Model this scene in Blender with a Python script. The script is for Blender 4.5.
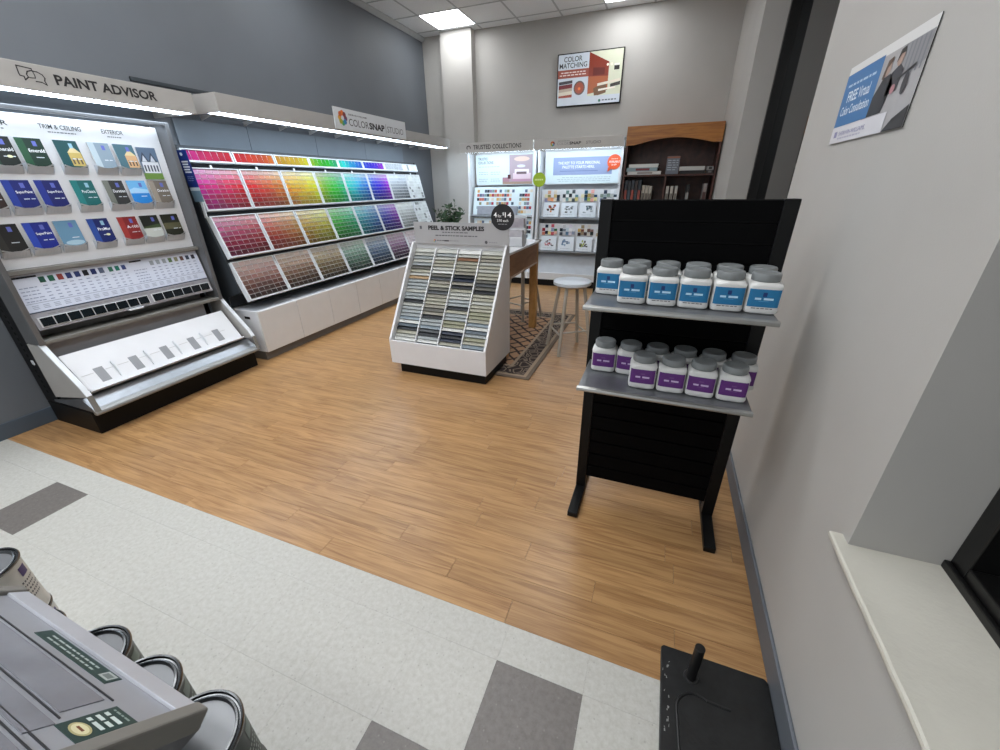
import bpy, bmesh, math, random, colorsys
from mathutils import Vector, Matrix
random.seed(7)
S = bpy.context.scene
COL = S.collection
for o in list(bpy.data.objects): bpy.data.objects.remove(o)

# ------------------------------------------------------------------ camera
CAM_F, YAW, PITCH, ROLL, CAM_H = 400.07, 0.37282, -0.44235, -0.01423, 1.5222
cam = bpy.data.cameras.new('camera'); camo = bpy.data.objects.new('camera', cam); COL.objects.link(camo)
cam.sensor_fit = 'HORIZONTAL'; cam.sensor_width = 36.0; cam.lens = 36.0 * CAM_F / 1000.0
cam.clip_start = 0.02
fwd = Vector((-math.sin(YAW)*math.cos(PITCH), math.cos(YAW)*math.cos(PITCH), math.sin(PITCH)))
rgt = Vector((math.cos(YAW), math.sin(YAW), 0)); upv = rgt.cross(fwd)
r2 = rgt*math.cos(ROLL) + upv*math.sin(ROLL); u2 = -rgt*math.sin(ROLL) + upv*math.cos(ROLL)
m = Matrix((r2, u2, -fwd)).transposed().to_4x4(); m.translation = (0, 0, CAM_H)
camo.matrix_world = m
S.camera = camo

# ------------------------------------------------------------------ world and exposure
w = bpy.data.worlds.new('world'); S.world = w; w.use_nodes = True
w.node_tree.nodes['Background'].inputs[0].default_value = (0.92, 0.96, 1.0, 1)
w.node_tree.nodes['Background'].inputs[1].default_value = 0.65
S.view_settings.view_transform = 'Standard'; S.view_settings.look = 'None'
S.view_settings.exposure = 0.2; S.view_settings.gamma = 1.0; S.view_settings.use_curve_mapping = False
CEIL_E, LED_E, LED_C = 11.5, 12.5, (0.74, 0.87, 1.0)

# ------------------------------------------------------------------ room numbers (metres)
XL, XR, YB, ZC = -3.99, 0.555, 7.02, 3.64
YW = 0.917            # edge where vinyl tile meets wood planks
YF = -2.2             # open end of the room behind the camera
T = 0.3048; Y1, XA = 0.7833, -0.3341

# ------------------------------------------------------------------ helpers
def lin(c):
    if isinstance(c, str):
        c = [int(c[i:i+2], 16)/255 for i in (0, 2, 4)]
    return tuple((v/12.92 if v <= 0.04045 else ((v+0.055)/1.055)**2.4) for v in c[:3]) + (1,)

MATS = {}
def mat(name, color, rough=0.5, metal=0.0, var=0.06, scale=8.0, bump=0.0, bscale=60, spec=0.5, emit=None, es=0, coat=0.0, stretch=None):
    if name in MATS: return MATS[name]
    M = bpy.data.materials.new(name); M.use_nodes = True; nt = M.node_tree; b = nt.nodes['Principled BSDF']
    c = lin(color)
    b.inputs['Roughness'].default_value = rough; b.inputs['Metallic'].default_value = metal
    b.inputs['Specular IOR Level'].default_value = spec; b.inputs['Coat Weight'].default_value = coat
    tc = nt.nodes.new('ShaderNodeTexCoord'); src = tc.outputs['Object']
    if stretch:
        mp = nt.nodes.new('ShaderNodeMapping'); mp.inputs['Scale'].default_value = stretch
        nt.links.new(src, mp.inputs['Vector']); src = mp.outputs['Vector']
    if var > 0:
        n = nt.nodes.new('ShaderNodeTexNoise'); n.inputs['Scale'].default_value = scale; n.inputs['Detail'].default_value = 4
        nt.links.new(src, n.inputs['Vector'])
        r = nt.nodes.new('ShaderNodeValToRGB'); r.color_ramp.elements[0].position = 0.3; r.color_ramp.elements[1].position = 0.7
        r.color_ramp.elements[0].color = tuple(v*(1-var) for v in c[:3])+(1,)
        r.color_ramp.elements[1].color = tuple(min(1, v*(1+var)) for v in c[:3])+(1,)
        nt.links.new(n.outputs['Fac'], r.inputs['Fac']); nt.links.new(r.outputs['Color'], b.inputs['Base Color'])
    else:
        b.inputs['Base Color'].default_value = c
    if bump > 0:
        n2 = nt.nodes.new('ShaderNodeTexNoise'); n2.inputs['Scale'].default_value = bscale; n2.inputs['Detail'].default_value = 3
        nt.links.new(src, n2.inputs['Vector'])
        bp = nt.nodes.new('ShaderNodeBump'); bp.inputs['Strength'].default_value = bump; bp.inputs['Distance'].default_value = 0.004
        nt.links.new(n2.outputs['Fac'], bp.inputs['Height']); nt.links.new(bp.outputs['Normal'], b.inputs['Normal'])
    if emit:
        b.inputs['Emission Color'].default_value = tuple(emit)+(1,); b.inputs['Emission Strength'].default_value = es
    MATS[name] = M
    return M

def attr_mat(name, rough=0.5, emit=0.0, metal=0.0):
    if name in MATS: return MATS[name]
    M = bpy.data.materials.new(name); M.use_nodes = True; nt = M.node_tree; b = nt.nodes['Principled BSDF']
    a = nt.nodes.new('ShaderNodeVertexColor'); a.layer_name = 'Col'
    nt.links.new(a.outputs['Color'], b.inputs['Base Color'])
    b.inputs['Roughness'].default_value = rough; b.inputs['Metallic'].default_value = metal
    if emit:
        nt.links.new(a.outputs['Color'], b.inputs['Emission Color']); b.inputs['Emission Strength'].default_value = emit
    MATS[name] = M
    return M

PRINT = attr_mat('printed_ink', 0.45)
SCREEN = attr_mat('screen_glow', 0.25, 0.18)
CHIPM = attr_mat('chip_paint', 0.6); CHIPM.node_tree.nodes['Principled BSDF'].inputs['Specular IOR Level'].default_value = 0.2

def wpos(o):
    p = Vector((0, 0, 0))
    while o is not None:
        p = p + Vector(o.location); o = o.parent
    return p

class B:
    """collects geometry in world coordinates and links it as one mesh object"""
    def __init__(s): s.v = []; s.f = []; s.c = []; s.col = (1, 1, 1, 1)
    def color(s, c): s.col = lin(c); return s
    def poly(s, pts):
        i = len(s.v); s.v += [tuple(p) for p in pts]; s.f.append(tuple(range(i, i+len(pts)))); s.c.append(s.col); return s
    def mesh(s, vs, fs):
        i = len(s.v); s.v += [tuple(p) for p in vs]
        for f in fs: s.f.append(tuple(j+i for j in f)); s.c.append(s.col)
        return s
    def box(s, x0, x1, y0, y1, z0, z1):
        if x0 > x1: x0, x1 = x1, x0
        if y0 > y1: y0, y1 = y1, y0
        if z0 > z1: z0, z1 = z1, z0
        return s.mesh([(x0,y0,z0),(x1,y0,z0),(x1,y1,z0),(x0,y1,z0),(x0,y0,z1),(x1,y0,z1),(x1,y1,z1),(x0,y1,z1)],
            [(0,3,2,1),(4,5,6,7),(0,1,5,4),(1,2,6,5),(2,3,7,6),(3,0,4,7)])
    def obox(s, o, a, b, c):
        """box from corner o spanned by vectors a, b, c"""
        o = Vector(o); a = Vector(a); b = Vector(b); c = Vector(c)
        P = [o, o+a, o+a+b, o+b, o+c, o+a+c, o+a+b+c, o+b+c]
        F = [(0,3,2,1),(4,5,6,7),(0,1,5,4),(1,2,6,5),(2,3,7,6),(3,0,4,7)]
        if a.cross(b).dot(c) < 0: F = [tuple(reversed(f)) for f in F]
        return s.mesh(P, F)
    def prism(s, prof, axis, a, b):
        """profile of (p,q) pairs: axis x -> (y,z), axis y -> (x,z), axis z -> (x,y)"""
        n = len(prof)
        ar = sum(prof[i][0]*prof[(i+1) % n][1]-prof[(i+1) % n][0]*prof[i][1] for i in range(n))
        if ar < 0: prof = list(reversed(prof))
        def P(p, t): return {'x': (t, p[0], p[1]), 'y': (p[0], t, p[1]), 'z': (p[0], p[1], t)}[axis]
        if axis == 'y': a, b = max(a, b), min(a, b)
        else: a, b = min(a, b), max(a, b)
        vs = [P(p, a) for p in prof] + [P(p, b) for p in prof]
        fs = [tuple(reversed(range(n))), tuple(range(n, 2*n))]
        for i in range(n): j = (i+1) % n; fs.append((i, j, n+j, n+i))
        return s.mesh(vs, fs)
    def tube(s, p, q, r, n=10, r1=None):
        p = Vector(p); q = Vector(q); d = (q-p).normalized(); r1 = r if r1 is None else r1
        a = d.orthogonal().normalized(); b = d.cross(a)
        vs = [p+(a*math.cos(t)+b*math.sin(t))*r for t in [2*math.pi*i/n for i in range(n)]]
        vs += [q+(a*math.cos(t)+b*math.sin(t))*r1 for t in [2*math.pi*i/n for i in range(n)]]
        fs = [tuple(reversed(range(n))), tuple(range(n, 2*n))]
        for i in range(n): j = (i+1) % n; fs.append((i, j, n+j, n+i))
        return s.mesh(vs, fs)
    def path(s, pts, r, n=8):
        for i in range(len(pts)-1): s.tube(pts[i], pts[i+1], r, n)
        return s
    def lathe(s, prof, c=(0, 0, 0), n=32, shape=None):
        """profile of (radius, height); shape(angle) gives a radial factor"""
        cx, cy, cz = c; rings = []; vs = []; fs = []
        for (r, z) in prof:
            if r < 1e-6: rings.append([len(vs)]); vs.append((cx, cy, cz+z))
            else:
                k = len(vs); rings.append(list(range(k, k+n)))
                for i in range(n):
                    t = 2*math.pi*i/n; vs.append((cx+r*math.cos(t), cy+r*math.sin(t), cz+z))
        for A, C in zip(rings, rings[1:]):
            for i in range(n):
                j = (i+1) % n
                if len(A) == 1 and len(C) == 1: continue
                if len(A) == 1: fs.append((A[0], C[j], C[i]))
                elif len(C) == 1: fs.append((A[i], A[j], C[0]))
                else: fs.append((A[i], A[j], C[j], C[i]))
        return s.mesh(vs, fs)
    def build(s, name, material, parent=None, loc=None, smooth=False, bev=0, kind=None):
        org = wpos(parent) if parent else Vector(loc if loc else (0, 0, 0))
        me = bpy.data.meshes.new(name)
        me.from_pydata([tuple(Vector(v)-org) for v in s.v], [], s.f)
        me.materials.append(material)
        ca = me.color_attributes.new('Col', 'FLOAT_COLOR', 'CORNER')
        arr = []
        for p, c in zip(me.polygons, s.c): arr += list(c)*p.loop_total
        ca.data.foreach_set('color', arr)
        if smooth:
            me.polygons.foreach_set('use_smooth', [True]*len(me.polygons))
            try: me.set_sharp_from_angle(angle=math.radians(38))
            except Exception: pass
        o = bpy.data.objects.new(name, me); COL.objects.link(o)
        if parent: o.parent = parent
        else: o.location = org
        if bev:
            md = o.modifiers.new('bevel', 'BEVEL'); md.width = bev; md.segments = 2; md.limit_method = 'ANGLE'; md.angle_limit = math.radians(35)
        if kind: o['kind'] = kind
        return o

def thing(name, label, cat, loc=(0, 0, 0), group=None, kind=None):
    o = bpy.data.objects.new(name, None); COL.objects.link(o); o.location = loc; o.empty_display_size = 0.05
    if label: o['label'] = label
    if cat: o['category'] = cat
    if group: o['group'] = group
    if kind: o['kind'] = kind
    return o
def tag(o, label, cat=None, group=None, kind=None):
    o['label'] = label
    if cat: o['category'] = cat
    if group: o['group'] = group
    if kind: o['kind'] = kind
    return o

class Fr:
    """a flat frame: origin, right, up; normal faces the reader"""
    def __init__(s, o, u, v): s.o = Vector(o); s.u = Vector(u).normalized(); s.v = Vector(v).normalized(); s.n = s.u.cross(s.v)
    def p(s, a, b, n=0.0): return s.o + s.u*a + s.v*b + s.n*n
    def rect(s, bm, a0, a1, b0, b1, c, n=0.001): bm.color(c).poly([s.p(a0, b0, n), s.p(a1, b0, n), s.p(a1, b1, n), s.p(a0, b1, n)])
    def poly(s, bm, pts, c, n=0.001): bm.color(c).poly([s.p(a, b, n) for a, b in pts])
    def disc(s, bm, a, b, r, c, n=0.001, k=20, ry=None):
        ry = ry or r
        bm.color(c).poly([s.p(a+r*math.cos(2*math.pi*i/k), b+ry*math.sin(2*math.pi*i/k), n) for i in range(k)])
    def ring(s, bm, pts, wd, c, n=0.001, close=False):
        """thin line along points"""
        q = pts + [pts[0]] if close else pts
        for (x0, y0), (x1, y1) in zip(q, q[1:]):
            d = Vector((x1-x0, y1-y0)); L = d.length
            if L < 1e-6: continue
            d /= L; e = Vector((-d.y, d.x))*wd/2; g = d*wd/2
            s.poly(bm, [(x0-e.x-g.x, y0-e.y-g.y), (x1-e.x+g.x, y1-e.y+g.y), (x1+e.x+g.x, y1+e.y+g.y), (x0+e.x-g.x, y0+e.y-g.y)], c, n)
    def slab(s, bm, a0, a1, b0, b1, n0, n1):
        bm.obox(s.p(a0, b0, n0), s.u*(a1-a0), s.v*(b1-b0), s.n*(n1-n0))
    def lines(s, bm, a0, a1, b, h, c, n=0.001, seg=0.02, rnd=random):
        """a row of dashes standing for print too fine to read"""
        a = a0
        while a < a1-0.3*seg:
            L = seg*rnd.uniform(0.5, 1.3); e = min(a+L, a1); s.rect(bm, a, e, b-h/2, b+h/2, c, n); a = e+seg*0.25

TXT = {}
def text2d(body, bold=0.0):
    k = (body, bold)
    if k not in TXT:
        cu = bpy.data.curves.new('t', 'FONT'); cu.body = body; cu.offset = bold; cu.resolution_u = 3; cu.fill_mode = 'FRONT'
        ob = bpy.data.objects.new('t', cu); COL.objects.link(ob)
        bpy.context.view_layer.update()
        me = bpy.data.meshes.new_from_object(ob.evaluated_get(bpy.context.evaluated_depsgraph_get()))
        vs = [(v.co.x, v.co.y) for v in me.vertices]; fs = [tuple(p.vertices) for p in me.polygons]
        bpy.data.objects.remove(ob); bpy.data.curves.remove(cu); bpy.data.meshes.remove(me)
        x0 = min(v[0] for v in vs); x1 = max(v[0] for v in vs); y0 = min(v[1] for v in vs); y1 = max(v[1] for v in vs)
        TXT[k] = ([((x-x0)/(x1-x0), (y-y0)/(y1-y0)) for x, y in vs], fs, (x1-x0)/(y1-y0))
    return TXT[k]
def text(bm, fr, body, a0, a1, b0, b1, c, n=0.0012, bold=0.0):
    """lettering stretched to fill the given rectangle of a frame"""
    vs, fs, asp = text2d(body, bold)
    bm.color(c); bm.mesh([fr.p(a0+x*(a1-a0), b0+y*(b1-b0), n) for x, y in vs], fs)

def ordinal(i): return ['first', 'second', 'third', 'fourth', 'fifth', 'sixth', 'seventh', 'eighth', 'ninth', 'tenth', 'eleventh', 'twelfth', 'thirteenth', 'fourteenth', 'fifteenth', 'sixteenth', 'seventeenth', 'eighteenth', 'nineteenth', 'twentieth', 'twenty-first', 'twenty-second', 'twenty-third', 'twenty-fourth', 'twenty-fifth', 'twenty-sixth', 'twenty-seventh', 'twenty-eighth'][i]

# ------------------------------------------------------------------ shared materials
M_WALLL = mat('slate_wall_paint', '62676d', 0.6, var=0.04, scale=2, bump=0.05, bscale=300)
M_WALL = mat('greige_wall_paint', 'b2b0ac', 0.65, var=0.03, scale=2.5, bump=0.12, bscale=250)
M_TRIMG = mat('grey_vinyl_base', '62676e', 0.5, var=0.05)
M_TRIML = mat('slate_vinyl_base', '4a5560', 0.5, var=0.05)
M_WHITE = mat('white_laminate', 'dedfe2', 0.35, var=0.02)
M_WHITE2 = mat('white_powder_metal', 'd8dce0', 0.4, var=0.02)
M_GREYL = mat('light_grey_laminate', 'bcbcbc', 0.45, var=0.03)
M_CANOPY = mat('canopy_grey_laminate', 'a9a7a4', 0.5, var=0.03)
M_BLACK = mat('black_laminate', '0d0d0e', 0.5, var=0.1, spec=0.2)
M_BLACKM = mat('black_powder_steel', '08090a', 0.42, var=0.1, bump=0.1, bscale=200, spec=0.25)
M_CHAR = mat('charcoal_panel', '33383d', 0.5, var=0.06)
M_PAF = mat('dark_silver_frame', '757678', 0.4, 0.55, var=0.05)
M_MIDG = mat('mid_grey_laminate', '87878a', 0.45, var=0.03)
M_SILVER = mat('brushed_aluminium', '9a9a98', 0.38, 0.75, var=0.05, stretch=(1, 40, 40))
M_STEEL = mat('steel_shelf', '83868a', 0.36, 0.8, var=0.06, scale=20)
M_TAUPE = mat('taupe_rail', '777570', 0.5, var=0.05)
M_BLUEG = mat('blue_grey_backer', '6a737d', 0.5, var=0.03)
M_LED = mat('led_diffuser', 'ffffff', 0.5, var=0, emit=LED_C, es=LED_E)
M_PANEL = mat('ceiling_light_diffuser', 'ffffff', 0.5, var=0, emit=(0.96, 0.98, 1.0), es=CEIL_E)
M_GLASS = mat('dark_night_glass', '07090a', 0.04, var=0, spec=0.6)
M_FRAME = mat('black_window_frame', '0c0c0c', 0.35, var=0.1)

def wood_mat(name, base, dark, island=False, sc=(1.7, 22, 22), rough=0.30, vary=0.13):
    M = bpy.data.materials.new(name); M.use_nodes = True; nt = M.node_tree; b = nt.nodes['Principled BSDF']
    N = nt.nodes.new; L = nt.links.new
    tc = N('ShaderNodeTexCoord')
    if island: rnd = N('ShaderNodeNewGeometry').outputs['Random Per Island']
    else: rnd = N('ShaderNodeObjectInfo').outputs['Random']
    mul = N('ShaderNodeMath'); mul.operation = 'MULTIPLY'; mul.inputs[1].default_value = 37.0; L(rnd, mul.inputs[0])
    mp = N('ShaderNodeMapping'); mp.inputs['Scale'].default_value = sc; L(tc.outputs['Object'], mp.inputs['Vector'])
    cmb = N('ShaderNodeCombineXYZ'); L(mul.outputs[0], cmb.inputs[0]); L(mul.outputs[0], cmb.inputs[1]); L(cmb.outputs[0], mp.inputs['Location'])
    n1 = N('ShaderNodeTexNoise'); n1.inputs['Scale'].default_value = 1.6; n1.inputs['Detail'].default_value = 6; n1.inputs['Distortion'].default_value = 1.2; L(mp.outputs[0], n1.inputs['Vector'])
    mp2 = N('ShaderNodeMapping'); mp2.inputs['Scale'].default_value = (sc[0]*2, sc[1]*7, sc[2]*7); L(tc.outputs['Object'], mp2.inputs['Vector']); L(cmb.outputs[0], mp2.inputs['Location'])
    n2 = N('ShaderNodeTexNoise'); n2.inputs['Scale'].default_value = 1.5; n2.inputs['Detail'].default_value = 4; L(mp2.outputs[0], n2.inputs['Vector'])
    add = N('ShaderNodeMath'); add.operation = 'MULTIPLY_ADD'; add.inputs[1].default_value = 0.45; L(n2.outputs['Fac'], add.inputs[0]); L(n1.outputs['Fac'], add.inputs[2])
    r = N('ShaderNodeValToRGB'); e = r.color_ramp.elements; e[0].position = 0.50; e[0].color = lin(dark); e[1].position = 0.86; e[1].color = lin(base)
    L(add.outputs[0], r.inputs['Fac'])
    hs = N('ShaderNodeHueSaturation'); L(r.outputs['Color'], hs.inputs['Color'])
    vv = N('ShaderNodeMath'); vv.operation = 'MULTIPLY_ADD'; vv.inputs[1].default_value = vary; vv.inputs[2].default_value = 1-vary*0.55; L(rnd, vv.inputs[0]); L(vv.outputs[0], hs.inputs['Value'])
    L(hs.outputs['Color'], b.inputs['Base Color'])
    b.inputs['Roughness'].default_value = rough
    bp = N('ShaderNodeBump'); bp.inputs['Strength'].default_value = 0.06; bp.inputs['Distance'].default_value = 0.003; L(n2.outputs['Fac'], bp.inputs['Height']); L(bp.outputs['Normal'], b.inputs['Normal'])
    return M
M_WOOD = wood_mat('oak_plank', 'b38c5f', '8c653f')
M_WOODF = wood_mat('oak_plank_far', 'b38c5f', '8c653f', island=True)
M_TABLEW = wood_mat('table_wood', 'c99a5e', 'ab7d45', sc=(6, 6, 1.5), rough=0.4, vary=0.02)
M_APRON = wood_mat('apron_wood', '9d7654', '80593a', sc=(8, 1.5, 8), rough=0.45, vary=0.02)
M_BOOKW = wood_mat('cherry_valance', 'b0742f', '88501f', sc=(1.5, 10, 14), rough=0.4, vary=0.02)
M_BOOKD = wood_mat('dark_cherry_case', '4f2a1e', '33180f', sc=(4, 8, 2), rough=0.42, vary=0.02)

def vct(name, c, c2, light):
    M = bpy.data.materials.new(name); M.use_nodes = True; nt = M.node_tree; b = nt.nodes['Principled BSDF']; N = nt.nodes.new; L = nt.links.new
    tc = N('ShaderNodeTexCoord'); oi = N('ShaderNodeObjectInfo')
    mp = N('ShaderNodeMapping'); mul = N('ShaderNodeMath'); mul.operation = 'MULTIPLY'; mul.inputs[1].default_value = 51; L(oi.outputs['Random'], mul.inputs[0])
    cmb = N('ShaderNodeCombineXYZ'); L(mul.outputs[0], cmb.inputs[0]); L(cmb.outputs[0], mp.inputs['Location']); L(tc.outputs['Object'], mp.inputs['Vector'])
    n = N('ShaderNodeTexNoise'); n.inputs['Scale'].default_value = 55; n.inputs['Detail'].default_value = 6; n.inputs['Roughness'].default_value = 0.7; L(mp.outputs[0], n.inputs['Vector'])
    r = N('ShaderNodeValToRGB'); e = r.color_ramp.elements; e[0].position = 0.35; e[0].color = lin(c2); e[1].position = 0.62; e[1].color = lin(c)
    L(n.outputs['Fac'], r.inputs['Fac'])
    v = N('ShaderNodeTexVoronoi'); v.inputs['Scale'].default_value = 40; L(mp.outputs[0], v.inputs['Vector'])
    r2 = N('ShaderNodeValToRGB'); e = r2.color_ramp.elements; e[0].position = 0.05; e[0].color = (1, 1, 1, 1); e[1].position = 0.16; e[1].color = (0, 0, 0, 1); L(v.outputs['Distance'], r2.inputs['Fac'])
    mx = N('ShaderNodeMix'); mx.data_type = 'RGBA'; L(r.outputs['Color'], mx.inputs[6]); mx.inputs[7].default_value = lin(light)
    ms = N('ShaderNodeMath'); ms.operation = 'MULTIPLY'; ms.inputs[1].default_value = 0.65; L(r2.outputs['Color'], ms.inputs[0]); L(ms.outputs[0], mx.inputs[0])
    L(mx.outputs[2], b.inputs['Base Color']); b.inputs['Roughness'].default_value = 0.42
    return M
M_VCT = vct('speckled_vinyl_tile', 'bebdb7', 'b0aea6', '96948c')
M_VCTD = vct('taupe_vinyl_tile', '736e6a', '65605c', '8c8782')

# ================================================================== THE SETTING
floor = B().box(XL-0.1, XR+0.3, YF, YB+0.1, -0.08, -0.004).build('floor', mat('subfloor', '4a4640', 0.8), loc=(0, 0, -0.08), kind='structure')
# vinyl tiles
def shared(name, me, loc, parent):
    o = bpy.data.objects.new(name, me); COL.objects.link(o); o.parent = parent; o.location = Vector(loc)-wpos(parent); return o
def slab_mesh(name, lx, ly, material, h=0.004, g=0.0003):
    b = B(); e = 0.0004
    x, y = lx-g, ly-g
    vs = [(0, 0, -h), (x, 0, -h), (x, y, -h), (0, y, -h), (0, 0, -e), (x, 0, -e), (x, y, -e), (0, y, -e), (e, e, 0), (x-e, e, 0), (x-e, y-e, 0), (e, y-e, 0)]
    b.mesh(vs, [(0,1,5,4),(1,2,6,5),(2,3,7,6),(3,0,4,7),(4,5,9,8),(5,6,10,9),(6,7,11,10),(7,4,8,11),(8,9,10,11)])
    me = bpy.data.meshes.new(name); me.from_pydata(b.v, [], b.f); me.materials.append(material); return me
tile_l = slab_mesh('tile', T, T, M_VCT); tile_d = slab_mesh('tile', T, T, M_VCTD); tile_p = slab_mesh('tile', T, YW-Y1, M_VCT)
DARK = {(0, 0), (-1, -1), (-9, 0), (-10, -1)}
i0 = int(math.floor((XL-XA)/T)); i1 = int(math.ceil((XR-XA)/T))
for i in range(i0, i1):
    x = XA+i*T
    for j in range(1, -9, -1):
        if j == 1: shared('tile', tile_p, (x, Y1, 0), floor)
        else: shared('tile', tile_d if (i, j) in DARK else tile_l, (x, Y1+(j-1)*T, 0), floor)
# wood planks, four inches wide, three feet long
PW, PL = 0.1016, 0.9144
pm = {}
far = B()
row = 0; y = YW
rr = random.Random(3)
known = {0: -1.27, 1: -1.575, 2: -0.97, 3: -0.37, 4: -0.662}
while y < YB:
    off = known.get(row, None)
    off = off if off is not None else rr.uniform(0, PL)
    x = off - math.ceil((off-XL)/PL)*PL
    while x < XR:
        a = max(x, XL); b_ = min(x+PL, XR)
        if b_-a > 0.01:
            if y < 3.1:
                k = round(b_-a, 3)
                if k not in pm: pm[k] = slab_mesh('plank', k, PW, M_WOOD, g=0.0008)
                shared('plank', pm[k], (a, y, 0), floor)
            else:
                e = 0.0007
                far.mesh([(a, y, -e), (b_-e, y, -e), (b_-e, y+PW-e, -e), (a, y+PW-e, -e), (a+e, y+e, 0), (b_-2*e, y+e, 0), (b_-2*e, y+PW-2*e, 0), (a+e, y+PW-2*e, 0)],
                    [(4,5,6,7),(0,1,5,4),(1,2,6,5),(2,3,7,6),(3,0,4,7)])
        x += PL
    y += PW; row += 1
far.build('far_planks', M_WOODF, floor, kind='stuff')

wall_left = B().box(XL-0.1, XL, YF, YB, 0, ZC).build('wall_left', M_WALLL, loc=(XL-0.05, 2, 0), kind='structure')
wall_back = B().box(XL-0.1, XR+0.35, YB, YB+0.1, 0, ZC+0.02).build('wall_back', M_WALL, loc=(-1.7, YB, 0), kind='structure')
# column in the back-left corner
B().box(-3.60, -3.08, YB-0.14, YB-0.0005, 0, ZC).build('trim_1', M_WALL, loc=(-3.34, YB-0.07, 0), kind='structure')
B().prism([(XL+0.0005, ZC-0.055), (XL+0.02, ZC-0.055), (XL+0.055, ZC-0.012), (XL+0.055, ZC), (XL+0.0005, ZC)], 'y', YF, YB-0.0005).build('trim_2', mat('pale_cornice', 'a9acae', 0.6), loc=(XL, 2, ZC-0.05), kind='structure')
# right wall with two window recesses
WN0, WN1, WF0, WF1 = -0.75, 1.005, 2.555, 5.10
SILL, HEAD, WX = 0.675, 3.15, 0.748
wr = B()
TH = XR+0.32
wr.box(XR, TH, YF, WN0, 0, ZC).box(XR, TH, WN1, WF0, 0, ZC).box(XR, TH, WF1, YB, 0, ZC)
for a, b_ in ((WN0, WN1), (WF0, WF1)): wr.box(XR, TH, a, b_, 0, SILL).box(XR, TH, a, b_, HEAD, ZC)
wall_right = wr.build('wall_right', M_WALL, loc=(XR, 2, 0), kind='structure')
def window(name, a, b_, label):
    t = thing(name, label, None, (WX, (a+b_)/2, SILL), kind='structure')
    s = B()
    # lumpy painted sill board with a thin uneven nosing
    n = 40; vs = []; fs = []
    rs = random.Random(5); wob = 0.0
    for i in range(n+1):
        y_ = a-0.035+(b_-a+0.07)*i/n
        wob = 0.7*wob+rs.uniform(-0.0016, 0.0016); inx = XR-0.034+wob
        vs += [(XR-0.0004, y_, SILL-0.012), (inx+0.004, y_, SILL-0.010), (inx, y_, SILL+0.0), (inx+0.001, y_, SILL+0.007), (inx+0.006, y_, SILL+0.0095), (XR-0.0004, y_, SILL+0.008)]
    for i in range(n):
        for k in range(5): fs.append((6*i+k+6, 6*i+k, 6*i+k+1, 6*i+k+7))
    s.mesh(vs, fs); s.poly(vs[:6]); s.poly(list(reversed(vs[-6:])))
    s.box(XR-0.0004, WX+0.03, a+0.0005, b_-0.0005, SILL+0.0005, SILL+0.008)
    s.build('window_sill', mat('painted_sill', 'c6c3b8', 0.6, var=0.04, bump=0.3, bscale=80), t)
    f = B(); fw = 0.05
    f.box(WX, WX+0.10, a, a+fw, SILL+0.008, HEAD).box(WX, WX+0.10, b_-fw, b_, SILL+0.008, HEAD).box(WX, WX+0.10, a+fw, b_-fw, SILL+0.008, SILL+0.008+fw).box(WX, WX+0.10, a+fw, b_-fw, HEAD-fw, HEAD)
    f.box(WX-0.012, WX, a, b_, SILL+0.008, SILL+0.030)
    f.build('window_frame', M_FRAME, t, bev=0.003)
    for (p, q) in ((a+fw, b_-fw),):
        B().box(WX+0.080, WX+0.090, p, q, SILL+0.066, HEAD-fw).build('pane', M_GLASS, t)
    return t
window('window_1', WN0, WN1, 'near recessed black-framed window with lumpy painted sill')
window('window_2', WF0, WF1, 'far recessed black-framed window beyond the black rack')
# baseboards
B().box(XR-0.012, XR-0.0005, YF, YB-0.02, 0.0005, 0.105).build('baseboard_right', M_TRIMG, loc=(XR, 2, 0), bev=0.003, kind='structure')
B().box(XL+0.0005, XL+0.014, YF, YB-0.02, 0.0005, 0.11).build('baseboard_left', M_TRIML, loc=(XL, 2, 0), bev=0.003, kind='structure')
B().box(-3.07, XR-0.02, YB-0.012, YB-0.0005, 0.0005, 0.105).build('baseboard_back', M_TRIMG, loc=(-1, YB, 0), bev=0.003, kind='structure')
# ceiling: slab, tiles and T-bars
ceiling = B().box(XL-0.1, XR+0.35, YF, YB+0.1, ZC+0.02, ZC+0.08).build('ceiling', mat('ceiling_deck', 'b8b8b8', 0.8), loc=(-1.7, 2, ZC+0.02), kind='structure')
GX, GY, G = -3.56, 6.80, 0.61
M_CT = mat('mineral_fibre_tile', 'e8ebee', 0.85, var=0.04, scale=60, bump=0.3, bscale=180)
grid = B()
xs = [XL+0.001]+[GX+G*k for k in range(0, 8) if XL < GX+G*k < XR]+[XR-0.001]
ys = [YB-0.001]+[GY-G*k for k in range(0, 16) if GY-G*k > YF]+[YF]
for x in xs[1:-1]: grid.box(x-0.012, x+0.012, YF, YB-0.001, ZC-0.003, ZC+0.0005)
for y in ys[1:-1]: grid.box(XL+0.06, XR-0.001, y-0.012, y+0.012, ZC-0.0032, ZC+0.0004)
grid.build('ceiling_grid', mat('grey_ceiling_grid', 'b0b4b8', 0.5, var=0.02), ceiling)
LIGHTS = []
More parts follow.
